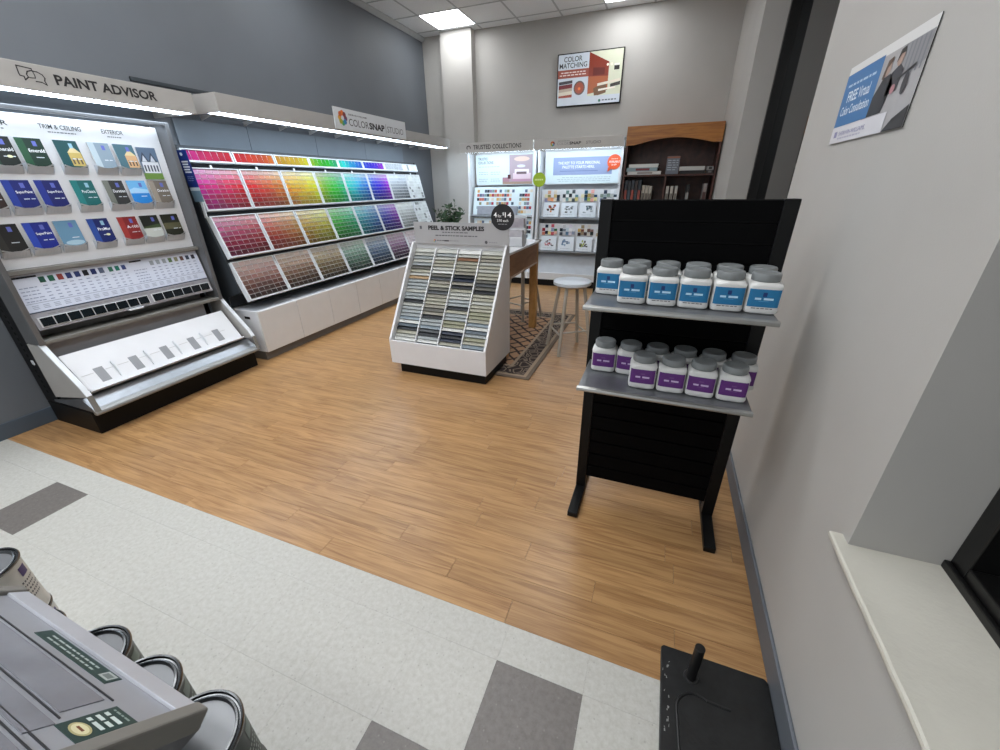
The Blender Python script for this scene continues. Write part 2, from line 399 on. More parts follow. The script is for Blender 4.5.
for i in range(len(xs)-1):
    for j in range(len(ys)-1):
        x0, x1, y1_, y0_ = xs[i], xs[i+1], ys[j], ys[j+1]
        ci = round((x0-GX)/G) if abs((x0-GX)/G-round((x0-GX)/G)) < 0.01 else -1
        is_l = (ci in (0, 4) and j in (1, 5)) or (ci in (0, 2, 4) and j in (8, 10, 12, 14))  # denser near rows are unseen fill panels, added to brighten the near room
        if is_l: LIGHTS.append((x0, x1, y0_, y1_, j)); continue
        if (round(x1-x0, 3), round(y1_-y0_, 3)) not in pm:
            bb = B(); X, Y = x1-x0-0.006, y1_-y0_-0.006
            bb.box(0, X, 0, Y, 0.0, 0.015)
            me = bpy.data.meshes.new('ceiling_tile'); me.from_pydata(bb.v, [], bb.f); me.materials.append(M_CT); pm[(round(x1-x0, 3), round(y1_-y0_, 3))] = me
        shared('ceiling_tile', pm[(round(x1-x0, 3), round(y1_-y0_, 3))], (x0+0.003, y0_+0.003, ZC+0.001), ceiling)
for (x0, x1, y0_, y1_, j) in LIGHTS:
    side = 'over the color wall' if x0 < -3 else 'over the room centre' if x0 < -2 else 'on the window side'
    nm = {1: 'nearest the back wall', 5: 'second row from the back', 8: 'added fill, third row from back', 10: 'added fill, fourth row from back', 12: 'added fill, fifth row from back', 14: 'added fill row behind the camera'}[j]
    t = thing('ceiling_light', 'white ceiling light panel %s, %s' % (side, nm), 'ceiling light', ((x0+x1)/2, (y0_+y1_)/2, ZC), 'square ceiling light panels')
    f = B(); a = 0.014
    f.box(x0+.002, x1-.002, y0_+.002, y0_+a, ZC-.004, ZC+.012).box(x0+.002, x1-.002, y1_-a, y1_-.002, ZC-.004, ZC+.012).box(x0+.002, x0+a, y0_+a, y1_-a, ZC-.004, ZC+.012).box(x1-a, x1-.002, y0_+a, y1_-a, ZC-.004, ZC+.012)
    f.build('light_frame', M_WHITE2, t)
    B().box(x0+a, x1-a, y0_+a, y1_-a, ZC+0.002, ZC+0.01).build('diffuser', M_PANEL, t)

# ================================================================== PAINT ADVISOR DISPLAY (left wall)
PY0, PY1 = 1.18, 2.43
pa = thing('paint_advisor_display', 'tall grey and white paint advisor wall display with booklets and sloped tray', 'display', (-3.72, (PY0+PY1)/2, 0))
B().box(XL+0.03, -3.43, PY0, PY1, 0.001, 0.165).build('plinth', M_BLACK, pa, bev=0.004)
# perforated black upright seen at the left end
for yy in (PY0+0.005, PY1-0.055):
    u = B(); u.box(XL+0.016, -3.868, yy, yy+0.05, 0.166, 1.97); u.box(-3.868, -3.802, yy, yy+0.016, 0.166, 1.97)
    uo = u.build('upright', M_BLACKM, pa)
    sl = B()
    for k in range(44):
        z = 0.24+k*0.039; sl.box(-3.905, -3.885, yy-0.0006, yy, z, z+0.02)
    if yy < 1.5: sl.build('upright_slots', mat('slot_dark', '050505', 0.8), uo, kind='stuff')
B().box(-3.865, -3.845, PY0+0.055, PY1-0.055, 0.17, 1.955).build('back_panel', M_CANOPY, pa)
# side cheeks, grey laminate behind, white-edged sweep at the tray
for yy in (PY0, PY1-0.018):
    cheek = B().prism([(-3.801, 0.225), (-3.801, 0.62), (-3.66, 0.62), (-3.62, 0.57), (-3.42, 0.35), (-3.385, 0.292)], 'y', yy, yy+0.018).build('side_panel', M_CANOPY, pa)
    e = B(); pr = [(-3.66, 0.625), (-3.62, 0.575), (-3.42, 0.353), (-3.383, 0.296)]
    for (x0, z0), (x1, z1) in zip(pr, pr[1:]):
        e.obox((x0, yy-0.001, z0+0.0005), (x1-x0, 0, z1-z0), (0, 0.030, 0), (0.008, 0, 0.006))
    e.build('white_edge', M_WHITE2, cheek)
    B().obox((-3.383, yy-0.001, 0.297), (0.024, 0, -0.112), (0, 0.03, 0), (0.008, 0, 0.002)).build('rail_end', M_TAUPE, cheek)
# frame of the upper board
FX = -3.635
fr = B(); z0, z1 = 0.625, 1.985
fr.box(-3.80, FX, PY0, PY0+0.03, z0, z1).box(-3.80, FX, PY1-0.03, PY1, z0, z1).box(-3.665, FX, PY0+0.03, PY1-0.03, z1-0.022, z1)
fr.build('board_frame', M_PAF, pa, bev=0.003)
B().box(-3.80, FX-0.002, PY0+0.03, PY1-0.03, z0, z0+0.022).build('bottom_rail', M_TAUPE, pa, bev=0.003)
# upper graphic board
GXP = -3.745
bd = B(); bd.box(GXP-0.012, GXP, PY0+0.035, PY1-0.035, 1.085, 1.955)
board = bd.build('graphic_board', M_WHITE, pa)
F = Fr((GXP, 0, 0), (0, 1, 0), (0, 0, 1))
for body, a0, a1, q0, q1 in (('INTERIOR', 1.335, 1.56, 1.36, 1.54), ('TRIM & CEILING', 1.70, 1.915, 1.735, 1.885), ('EXTERIOR', 2.03, 2.16, 2.055, 2.14)):
    b = B(); text(b, F, body, a0, a1, 1.885, 1.911, '2b2e33', bold=0.01)
    F.lines(b, q0, q1, 1.868, 0.006, '6a6e75', seg=0.014)
    b.build('lettering', PRINT, board)
# booklets in pockets
CY = [1.255, 1.405, 1.553, 1.732, 1.912, 2.058, 2.204]
CW = [0.125, 0.125, 0.122, 0.122, 0.122, 0.125, 0.132]
ROWS = [(1.672, 1.826), (1.438, 1.592), (1.196, 1.350)]
BK = {  # row, col : base, second colour, title, description
    (0, 0): ('14100e', '30261f', 'Emerald', 'black booklet titled emerald'), (0, 1): ('0c1512', '1d3a2c', 'Emerald', 'black booklet with pale oval at the left edge'), (0, 2): ('0b2a1e', '1c4a30', 'Emerald', 'dark green booklet'),
    (0, 3): ('0f4448', 'b39c58', '', 'teal booklet with a glowing yellow house'), (0, 4): ('7f8f9a', 'a9b6bd', '', 'silver grey booklet'), (0, 5): ('41636e', 'c39a70', '', 'booklet with teal sky and orange house'),
    (0, 6): ('5d6f86', '6f8f4a', '', 'booklet with a gabled house and lawn'),
    (1, 0): ('2b1b18', '5b3a30', '', 'brown booklet'), (1, 1): ('0d1a63', '1c3488', 'SuperPaint', 'navy booklet with blue stripe on its left'), (1, 2): ('0d165a', '1b2c80', 'SuperPaint', 'plain navy booklet'), (1, 3): ('0f5a5a', '1b7170', 'ProClassic', 'solid teal booklet'),
    (1, 4): ('2c2d2c', '6d7068', 'Duration', 'charcoal booklet with grey band'), (1, 5): ('1b78c2', '67a9d8', '', 'bright blue sky booklet'), (1, 6): ('6a6258', '8f867a', 'Duration', 'taupe booklet'),
    (2, 0): ('14120f', '2c2925', '', 'black booklet with lilac emblem'), (2, 1): ('10207a', '2540a0', 'SuperPaint', 'royal blue booklet'), (2, 2): ('5f86a0', '9db8c6', '', 'pale blue misty booklet'), (2, 3): ('0c1c5c', '24448e', 'ProMar', 'dark navy booklet with white title'),
    (2, 4): ('7d1f1f', '97302c', 'A-100', 'dark red booklet'), (2, 5): ('12170f', 'b9bcb6', '', 'booklet black above and pale grey below'), (2, 6): ('1e2012', '54523a', '', 'olive brown landscape booklet')}
rowname = ['top', 'middle', 'bottom']
M_POCKET = mat('pocket_plastic', 'c3c8cf', 0.35, var=0.03)
for (r, cidx), (c1, c2, title, desc) in BK.items():
    z0, z1 = ROWS[r]; a0 = CY[cidx]; a1 = a0+CW[cidx]
    flat = (r, cidx) == (0, 6)
    if not flat:
        # scoop pocket: curved front below the booklet
        p = B(); n = 8
        for k in range(n):
            t0, t1 = k/n, (k+1)/n
            def rim(t): return z0+0.012-0.018*math.sin(math.pi*t)
            A0, A1 = a0+(a1-a0)*t0, a0+(a1-a0)*t1
            d0, d1 = 0.040, 0.040
            p.poly([(GXP+0.006, A0, z0-0.046), (GXP+0.006, A1, z0-0.046), (GXP+d1, A1, rim(t1)), (GXP+d0, A0, rim(t0))])
        p.poly([(GXP+0.001, a0-0.004, z0-0.048), (GXP+0.044, a0-0.004, z0+0.012), (GXP+0.001, a0-0.004, z0+0.012)])
        p.poly([(GXP+0.001, a1+0.004, z0-0.048), (GXP+0.001, a1+0.004, z0+0.012), (GXP+0.044, a1+0.004, z0+0.012)])
        p.build('pocket', M_POCKET, pa)
    lean = 0.030 if not flat else 0.002
    zz0, zz1 = (z0-0.004, z1) if not flat else (1.60, 1.815)
    fx0, fx1 = GXP+0.008+(0.026 if not flat else 0), GXP+0.008+(0.003 if not flat else 0)
    f = Fr((fx0, a0, zz0), (0, 1, 0), (fx1-fx0, 0, zz1-zz0)); W = a1-a0; H = zz1-zz0
    t = thing('booklet', '%s, %s row of the paint advisor board' % (desc, rowname[r]), 'booklet', (fx0, (a0+a1)/2, zz0), 'booklets on the paint advisor board')
    cv = B().color('d8d8d8'); f.slab(cv, 0, W, 0, H, -0.006, 0); cv.build('pages', PRINT, t)
    g = B(); rb = random.Random(r*10+cidx)
    f.rect(g, 0, W, 0, H, c1, 0.0004)
    if (r, cidx) == (0, 3) or (r, cidx) == (0, 5):
        f.rect(g, 0.42*W, 0.98*W, 0.05*H, 0.55*H, c2, 0.0006); f.poly(g, [(0.40*W, 0.55*H), (0.98*W, 0.55*H), (0.7*W, 0.8*H)], 'cbb98c', 0.0006)
        for k in range(3): f.rect(g, (0.48+0.17*k)*W, (0.56+0.17*k)*W, 0.12*H, 0.35*H, '5a4a3a', 0.0008)
    elif (r, cidx) == (0, 6):
        f.rect(g, 0, W, 0, 0.2*H, '6d8f45', 0.0006); f.rect(g, 0.08*W, 0.95*W, 0.2*H, 0.55*H, 'd9dce2', 0.0006)
        for q in (0.25, 0.68): f.poly(g, [((q-0.22)*W, 0.55*H), ((q+0.24)*W, 0.55*H), (q*W, 0.86*H)], '3c4656', 0.0007); f.poly(g, [((q-0.13)*W, 0.56*H), ((q+0.14)*W, 0.56*H), (q*W, 0.76*H)], 'c7ccd6', 0.0009)
        for k in range(5): f.rect(g, (0.14+0.16*k)*W, (0.22+0.16*k)*W, 0.25*H, 0.45*H, '3c4656', 0.0009)
    elif (r, cidx) == (2, 5): f.rect(g, 0, W, 0, 0.42*H, c2, 0.0006); f.poly(g, [(0, 0.42*H), (W, 0.42*H), (W, 0.6*H), (0, 0.5*H)], '3b4a2c', 0.0006)
    elif (r, cidx) == (1, 5): f.rect(g, 0, W, 0.45*H, H, c2, 0.0006); f.poly(g, [(0, 0.45*H), (W, 0.45*H), (W, 0.6*H), (0.3*W, 0.7*H), (0, 0.6*H)], '9cc6e4', 0.0007)
    elif (r, cidx) == (2, 2): f.disc(g, 0.55*W, 0.12*H, 0.42*W, c2, 0.0006, ry=0.10*H)
    elif (r, cidx) == (2, 6): f.rect(g, 0, W, 0.3*H, 0.6*H, c2, 0.0006)
    else: f.rect(g, 0, 0.3*W, 0, H, c2, 0.0006)
    if not flat:
        f.rect(g, 0.60*W, 0.76*W, 0.72*H, 0.90*H, '5b63b0' if cidx != 3 else '8fb6c8', 0.0009)
        if title: text(g, f, title, 0.34*W, 0.95*W, 0.50*H, 0.62*H, 'f0f2f5', 0.001, bold=0.01)
        f.lines(g, 0.5*W, 0.92*W, 0.32*H, 0.03*H, 'cfd4dc', 0.001, seg=0.03, rnd=rb)
        if (r, cidx) in ((0, 1), (2, 3)): f.disc(g, 0.72*W, 0.32*H, 0.10*W, 'd9d9b0', 0.0012, ry=0.05*H)
    g.build('cover', PRINT, t)
# lower angled info board
f = Fr((-3.735, PY0+0.045, 1.055), (0, 1, 0), (-0.065, 0, 0.345)); 
f.o = f.p(0, -0.351)      # origin at its lower edge
W = PY1-PY0-0.085
bd = B(); f.slab(bd, 0, W, 0, 0.352, -0.012, 0); info = bd.build('info_board', mat('info_board_grey', '9c9ca2', 0.45, var=0.02), pa)
B().box(-3.80, -3.70, PY0+0.03, PY1-0.03, 1.058, 1.083).build('divider_rail', M_TAUPE, pa, bev=0.002)
b = B(); f.rect(b, 0.004, W-0.004, 0.115, 0.345, 'd5dcec', 0.001)
f.rect(b, 0.01, 0.13, 0.325, 0.336, '1c2330', 0.002); f.rect(b, 0.655, 0.735, 0.325, 0.336, '1c2330', 0.002)
sw = ['0f4a3a', '145a44', '8f3a34', '22336a', '22336a', '10141c', '1a2a63', '5a6580']
for k, c in enumerate(sw): f.rect(b, 0.132+0.046*k, 0.162+0.046*k, 0.285, 0.322, c, 0.002)
for k, c in enumerate(['2f6d5a', '10705f', '2a3f7a']): f.rect(b, 0.512+0.041*k, 0.538+0.041*k, 0.285, 0.318, c, 0.002)
for k, c in enumerate(['9aa5b0', '9aa5b0', '98a0a8', '5f7a58', '8a8a70', '5c3a34', '39445a', '2a2436']): f.rect(b, 0.785+0.046*k, 0.812+0.046*k, 0.285, 0.318, c, 0.002)
ri = random.Random(12)
for z in (0.265, 0.243, 0.222, 0.20, 0.18):
    for a0, a1 in ((0.02, 0.115), (0.66, 0.75)): f.lines(b, a0, a1, z, 0.006, '97a2bb', 0.002, seg=0.02, rnd=ri)
    for k in range(8): f.rect(b, 0.136+0.046*k, 0.158+0.046*k, z-0.003, z+0.003, '97a2bb', 0.002)
    for k in range(3): f.rect(b, 0.515+0.041*k, 0.534+0.041*k, z-0.003, z+0.003, '97a2bb', 0.002)
    for k in range(8): f.rect(b, 0.787+0.046*k, 0.808+0.046*k, z-0.003, z+0.003, '97a2bb', 0.002)
f.rect(b, 0.01, W-0.01, 0.166, 0.168, '6a7690', 0.002)
for z in (0.152, 0.142, 0.132):
    for k in range(20): f.rect(b, 0.03+0.054*k, 0.062+0.054*k, z-0.002, z+0.002, 'a0a9bd', 0.002)
f.rect(b, 0.0, W, 0.108, 0.115, '39465e', 0.002)
f.lines(b, 0.08, W-0.1, 0.092, 0.006, '8b8a8c', 0.002, seg=0.05, rnd=ri)
b.build('info_print', PRINT, info)
b = B(); f.slab(b, 0.02, 0.665, 0.014, 0.078, 0.0, 0.003); f.slab(b, 0.69, W-0.01, 0.014, 0.078, 0.0, 0.003); b.build('sample_strip', M_WHITE, pa)
for k in range(9): 
    b = B(); f.slab(b, 0.028+0.0708*k, 0.028+0.0708*k+0.064, 0.019, 0.073, 0.003, 0.008); b.build('sample_tile', mat('dark_sample_gloss', '10181d', 0.25, var=0.05), pa)
for k in range(6):
    b = B(); f.slab(b, 0.697+0.0755*k, 0.697+0.0755*k+0.069, 0.019, 0.073, 0.003, 0.008); b.build('sample_tile', MATS['dark_sample_gloss'], pa)
b = B(); f.slab(b, 0.50, 0.60, -0.008, 0.006, 0.0, 0.022); b.build('pull_handle', M_WHITE2, pa, bev=0.006)
# grey apron and sloped white tray
B().box(-3.70, -3.69, PY0+0.02, PY1-0.15, 0.35, 0.64).build('apron', M_MIDG, pa)
f = Fr((-3.462, PY0+0.055, 0.285), (0, 1, 0), (-0.178, 0, 0.245)); W = PY1-PY0-0.10; H = 0.303
b = B(); f.slab(b, 0, W, 0, H, -0.014, 0); tray = b.build('tray', M_WHITE, pa, bev=0.002)
b = B(); f.slab(b, 0.0, W, 0, 0.010, 0, 0.026); f.slab(b, 0, 0.018, 0.018, 0.20, 0, 0.010); b.build('tray_lip', M_WHITE, tray, bev=0.002)
for k in range(5):
    a = 0.10+0.213*k; b = B(); f.slab(b, a, a+0.055, 0.045, 0.155, 0.0005, 0.0015); b.build('grey_patch', mat('grey_patch_print', '8e9094', 0.5), tray)
    b = B()
    for q in range(4):
        d = [0.03, 0.055, 0.055, 0.045][q]; f.slab(b, 0.207+0.213*k, 0.211+0.213*k, 0.045+0.03*q, 0.075+0.03*q, 0.0, d*0.5)
    if k < 4: b.build('tray_divider', M_WHITE2, tray)
    b = B(); f.slab(b, max(0.02, a-0.08), a-0.01, 0.124, 0.127, 0.0, 0.002); f.slab(b, a+0.06, a+0.105, 0.124, 0.127, 0.0, 0.002); b.build('tray_seam', M_GREYL, tray)
B().prism([(-3.85, 0.180), (-3.85, 0.195), (-3.50, 0.26), (-3.47, 0.262), (-3.385, 0.205), (-3.385, 0.180)], 'y', PY0+0.001, PY1-0.001).build('metal_shelf', M_STEEL, pa)
rail = B(); rail.prism([(-3.385, 0.165), (-3.35, 0.165), (-3.345, 0.175), (-3.352, 0.190), (-3.385, 0.205)], 'y', PY0-0.004, PY1+0.004)
rail.build('front_rail', M_SILVER, pa, bev=0.002)
B().box(-3.88, -3.855, PY0+0.001, PY0+0.02, 0.46, 0.49).build('clip', M_WHITE2, pa)

# ================================================================== LIGHT CANOPIES
def canopy(y0, y1, xf, z0, z1, label):
    t = thing('light_canopy', label, 'light canopy', (xf, (y0+y1)/2, z0))
    b = B(); b.box(xf-0.018, xf, y0, y1, z0, z1); b.box(XL+0.002, xf-0.018, y0, y0+0.016, z0, z1); b.box(XL+0.002, xf-0.018, y1-0.016, y1, z0, z1)
    b.box(XL+0.002, xf-0.018, y0+0.016, y1-0.016, z1-0.016, z1)
    b.build('housing', M_CANOPY, t, bev=0.002)
    B().box(xf-0.165, xf-0.019, y0+0.02, y1-0.02, z0+0.002, z0+0.008).build('diffuser', M_LED, t)
    B().box(XL+0.005, xf-0.17, y0+0.018, y1-0.018, z0+0.05, z0+0.056).build('soffit', M_GREYL, t)
    return t
c1 = canopy(0.95, 2.585, -3.50, 2.053, 2.186, 'grey light canopy reading paint advisor over the booklet board')
f = Fr((-3.50, 0, -0.023), (0, 1, 0), (0, 0, 1)); b = B()
text(b, f, 'PAINT ADVISOR', 1.760, 2.318, 2.120, 2.174, '17171a', bold=0.03)
b.build('lettering', PRINT, c1)
b = B(); k = '17171a'
f.ring(b, [(1.668, 2.182), (1.606, 2.186), (1.604, 2.150), (1.606, 2.140), (1.622, 2.138), (1.622, 2.122), (1.640, 2.137)], 0.0055, k)
f.ring(b, [(1.640, 2.137), (1.637, 2.150), (1.645, 2.165), (1.662, 2.172), (1.690, 2.170), (1.708, 2.160), (1.714, 2.145), (1.708, 2.130), (1.712, 2.112), (1.692, 2.122), (1.668, 2.122)], 0.0055, k)
f.ring(b, [(1.668, 2.182), (1.672, 2.150), (1.670, 2.138), (1.650, 2.136), (1.640, 2.137)], 0.0045, k)
b.build('speech_bubble_icon', PRINT, c1)
CY0, CY1 = 2.70, 6.62
c2 = canopy(CY0, CY1, -3.40, 2.076, 2.207, 'long grey light canopy over the wall of color chips')
for k in range(9):
    y = CY0+0.25+k*0.42; b = B().prism([(XL+0.025, 2.076), (XL+0.025, 2.115), (XL+0.17, 2.115)], 'y', y, y+0.012); b.build('bracket', M_GREYL, c2)
# raised studio sign fixed to the canopy
b = B().box(-3.399, -3.387, 4.0, 5.34, 2.094, 2.292); sg = b.build('sign_plate', M_WHITE2, c2)
f = Fr((-3.387, 0, 0), (0, 1, 0), (0, 0, 1)); b = B()
def pinwheel(b, f, cx, cy, R, n=0.0012):
    cs = ['e8792a', '7d2f2f', '6b3a5a', '3a7fb0', '3f9a63', 'a8a43c', 'd9a030', 'c85a2a']
    for k, c in enumerate(cs):
        t = math.radians(90-45*k); f.disc(b, cx+0.6*R*math.cos(t), cy+0.6*R*math.sin(t), 0.34*R, c, n+0.0001*(k % 2), 8)
pinwheel(b, f, 4.125, 2.200, 0.078)
text(b, f, 'SHERWIN-WILLIAMS', 4.225, 4.54, 2.236, 2.252, '2b2b2e', bold=0.01)
text(b, f, 'COLOR', 4.220, 4.560, 2.138, 2.206, '3c3c40')
text(b, f, 'SNAP', 4.572, 4.868, 2.138, 2.206, '131316', bold=0.04)
text(b, f, 'STUDIO', 4.925, 5.275, 2.138, 2.204, '66666a')
f.rect(b, 4.892, 4.900, 2.125, 2.222, '8a8a8d', 0.0012)
b.build('lettering', PRINT, sg)

# thin dark cable duct on the wall above the canopies
cd_ = B().box(XL+0.0005, XL+0.022, 2.48, 3.45, 2.285, 2.315).build('cable_duct', mat('dark_duct', '2b3238', 0.5), loc=(XL+0.01, 2.9, 2.285), bev=0.004)
tag(cd_, 'thin dark cable duct on the slate wall above the light canopies', 'cable duct')

# ================================================================== COLOR CHIP WALL
rack = thing('color_chip_rack', 'long slanted dark rack holding rows of white framed color chip trays', 'chip rack', (-3.8, 4.3, 0))
RY0, P = 2.555, 0.46
RY1 = RY0+7*P+0.40
for k, (a, b_) in enumerate([(2.70, 3.395), (3.40, 4.295), (4.30, 5.195), (5.20, 6.11)]):
    B().box(XL+0.003, XL+0.022, a, b_, 1.60, 2.072).build('backer_panel', M_BLUEG, rack)
# sloped charcoal core
core = [(-3.965, 0.50), (-3.965, 1.86), (-3.83, 1.86), (-3.815, 1.70), (-3.74, 1.36), (-3.73, 1.31), (-3.63, 0.96), (-3.62, 0.93), (-3.56, 0.66), (-3.74, 0.60), (-3.74, 0.50)]
B().prism(core, 'y', RY0+0.012, RY1-0.012).build('core_panel', M_CHAR, rack)
for yy in (RY0-0.012, RY1): B().prism([(p[0]+(0.012 if p[0] > -3.9 else 0), p[1]) for p in core], 'y', yy, yy+0.012).build('side_panel', M_CHAR, rack)
RP = [((-3.765, 1.735), (-3.79, 1.832)), ((-3.672, 1.355), (-3.752, 1.690)), ((-3.555, 0.968), (-3.672, 1.312)), ((-3.455, 0.590), (-3.585, 0.928))]
HUE = [(0.88, 0.99), (0.985, 1.09), (0.10, 0.17), (0.18, 0.46), (0.47, 0.60), (0.60, 0.80), (0.6, 0.6), (0.6, 0.6)]
HUE4 = [0.035, 0.07, 0.105, 0.40, 0.59, 0.85, 0.6, 0.1]
def chipcol(r, c, u, v, rnd):
    """r tray row 0..3, c tray column, u across 0..1, v down 0..1"""
    h0, h1 = HUE[c]; h = (h0+(h1-h0)*u) % 1.0; j = rnd.uniform(-0.03, 0.03)
    if c == 7:
        g = (0.82 if rnd.random() > 0.15 else 0.55)+rnd.uniform(-0.05, 0.04); return (g-0.02, g, g)
    if c == 6:
        g = 0.88-0.58*v*(0.7+0.3*u)+j
        if r == 0: g = 0.66+j
        if r == 2: return tuple(max(0, min(1, x)) for x in (g*0.97, g*0.99, g*0.98))
        if r == 3: return tuple(max(0, min(1, x)) for x in (g*0.98, g*0.93, g*0.96))
        return tuple(max(0, min(1, x)) for x in (g*0.92, g*0.96, g))
    if r == 0: s_, v_ = 0.95, 0.78
    elif r == 1: s_, v_ = 0.12+1.40*v, 0.97-0.50*max(0, v-0.40)/0.60
    elif r == 2: s_, v_ = 0.14+0.85*v, 1.0-0.70*v; 
    else:
        h = HUE4[c]; s_, v_ = 0.06+0.50*v, 1.0-0.88*v
    if r == 1 and c in (2, 3): v_ = min(1, v_+0.12)
    if r == 2 and c in (1, 2): v_ += 0.08
    if r == 2:
        k0, k1 = [(0.93, 0.99), (0.01, 0.10), (0.11, 0.17), (0.30, 0.44), (0.50, 0.60), (0.62, 0.80)][c]; h = k0+(k1-k0)*u
    if r == 3:
        s_ = (0.06+0.50*v) if c < 3 else (0.05+0.26*v) if c != 4 else (0.06+0.42*v)
    if r in (0, 1) and c == 3: s_ *= 0.88; v_ *= 0.85
    v_ *= (0.80, 0.76, 0.76, 0.78)[r]; s_ *= 1.22
    h = (h+rnd.uniform(-0.012, 0.012)) % 1
    return colorsys.hsv_to_rgb(h, min(0.97, max(0.02, s_+j)), min(1, max(0.05, v_+j)))
rc = random.Random(21)
for r, ((xb, zb), (xt, zt)) in enumerate(RP):
    for c in range(8):
        a0 = RY0+P*c; W = (P if c < 7 else 0.40)-0.012
        f = Fr((xb, a0+0.003, zb), (0, 1, 0), (xt-xb, 0, zt-zb)); H = math.hypot(xt-xb, zt-zb)
        if r == 3 and c == 7: pass
        b = B(); d0, d1 = -0.05, 0.006; e = 0.011
        if r == 0: d0 = -0.03
        f.slab(b, 0, W, 0, e, d0, d1); f.slab(b, 0, W, H-e*0.7, H, d0, d1); f.slab(b, 0, e, e, H-e*0.7, d0, d1); f.slab(b, W-e, W, e, H-e*0.7, d0, d1)
        f.slab(b, e, W-e, e, H-e*0.7, -0.010, -0.0034)
        tr = b.build('chip_tray', M_WHITE2, rack)
        if r in (1,):
            bb = B(); f.slab(bb, W*0.46, W*0.50, H-0.004, H+0.03, -0.02, -0.012); bb.build('tray_clip', M_WHITE2, tr)
        nx, ny = (7, 8) if r else (7, 1)
        iw, ih = W-2*e, H-1.7*e
        g = B()
        for i in range(nx):
            for q in range(ny):
                col = chipcol(r, c, (i+0.5)/nx, 1-(q+0.5)/ny if r else 0.5, rc)
                A0, A1 = e+iw*i/nx+0.0022, e+iw*(i+1)/nx-0.0022
                B0, B1 = e+ih*q/ny+0.0036, e+ih*(q+1)/ny-0.0008
                g.col = lin(col)
                # each chip is a thin card tipped out at its lower edge
                n0, n1 = 0.001, -0.0026
                P0, P1, P2, P3 = f.p(A0, B0, n0), f.p(A1, B0, n0), f.p(A1, B1, n1), f.p(A0, B1, n1)
                g.poly([P0, P1, P2, P3])
                g.poly([f.p(A0, B0, -0.0034), f.p(A1, B0, -0.0034), P1, P0]); g.poly([f.p(A0, B0, -0.0034), P0, P3]); g.poly([f.p(A1, B0, -0.0034), P2, P1])
                # pale name band along the bottom of the card
                cc = tuple(min(1, x*0.75+0.22) for x in col)
                g.col = lin(cc); hh = (B1-B0)*0.16
                nn = n0+(n1-n0)*0.16
                if r: g.poly([f.p(A0, B0, n0+0.0006), f.p(A1, B0, n0+0.0006), f.p(A1, B0+hh, nn+0.0006), f.p(A0, B0+hh, nn+0.0006)])
        g.build('chips', CHIPM, tr, kind='stuff')
# standing blue flag sign at the near end of the rack
fl = thing('flag_sign', 'narrow blue flag sign with white lines at near end of chip rack', 'sign', (-3.66, RY0-0.03, 0.0))
F0 = Vector((-3.675, RY0-0.022, 1.46))
f = Fr(F0, (0.12, 0.03, 0), (-0.02, -0.01, 0.34)); f.o = f.p(-0.065, 0)
b = B().color('17307a'); f.slab(b, 0, 0.086, 0.08, 0.355, -0.003, 0); b.color('c8d6e0'); f.slab(b, 0, 0.086, 0.055, 0.08, -0.003, 0); b.color('6a8698'); f.slab(b, 0, 0.086, -0.03, 0.055, -0.003, 0)
fb = b.build('flag', PRINT, fl)
b = B(); rf = random.Random(2)
f.disc(b, 0.035, 0.325, 0.012, 'e6ecf5', 0.001)
for k in range(5): f.rect(b, 0.014, 0.072-0.006*(k % 2), 0.265-0.019*k, 0.276-0.019*k, 'eef2f8', 0.001)
for k in range(3): f.lines(b, 0.015, 0.07, 0.16-0.014*k, 0.004, '8fa3d0', 0.001, rnd=rf)
b.build('lettering', PRINT, fb)
b = B(); b.box(-3.70, -3.67, RY0-0.02, RY0-0.0125, 1.30, 1.46); b.build('bracket', M_WHITE2, fl)
fl.location = (-3.66, RY0-0.03, 0)

# base cabinets under the chip rack
cabname = ['nearest the paint advisor display', 'second from the paint advisor display', 'third from the paint advisor display', 'fourth from the paint advisor display', 'fifth from the paint advisor display', 'sixth from the paint advisor display', 'seventh from the paint advisor display', 'farthest from the paint advisor display']
for c in range(8):
    a0 = RY0+P*c; a1 = a0+(P if c < 7 else 0.40)-0.002
    t = thing('base_cabinet', 'white base cabinet under the color chips, %s' % cabname[c], 'cabinet', (-3.7, (a0+a1)/2, 0), 'white base cabinets under the chip rack')
    b = B(); b.box(-3.965, -3.43, a0, a1, 0.085, 0.488)
    b.build('body', M_WHITE, t, bev=0.002)
    B().box(-3.43, -3.412, a0+0.001, a1-0.001, 0.085, 0.485).build('drawer_front', mat('white_drawer', 'dcdcdc', 0.4, var=0.02), t, bev=0.002)
    B().box(-3.96, -3.45, a0+0.0005, a1-0.0005, 0.001, 0.085).build('toe_kick', mat('toe_kick_grey', '6d6a66', 0.5), t)
    b = B()
    f = Fr((-3.80, a0+0.02, 0.4885), (0, 1, 0), (-1, 0, 0))
    B().box(-3.70, -3.435, a0+0.02, a1-0.02, 0.488, 0.4905).build('top_inlay', mat('grey_top_inlay', 'aeb3b9', 0.4, var=0.03), t)
    if c == 0:
        B().box(-3.60, -3.53, a0-0.0008, a0+0.0005, 0.405, 0.43).build('grip_hole', M_BLACK, t, bev=0.004)

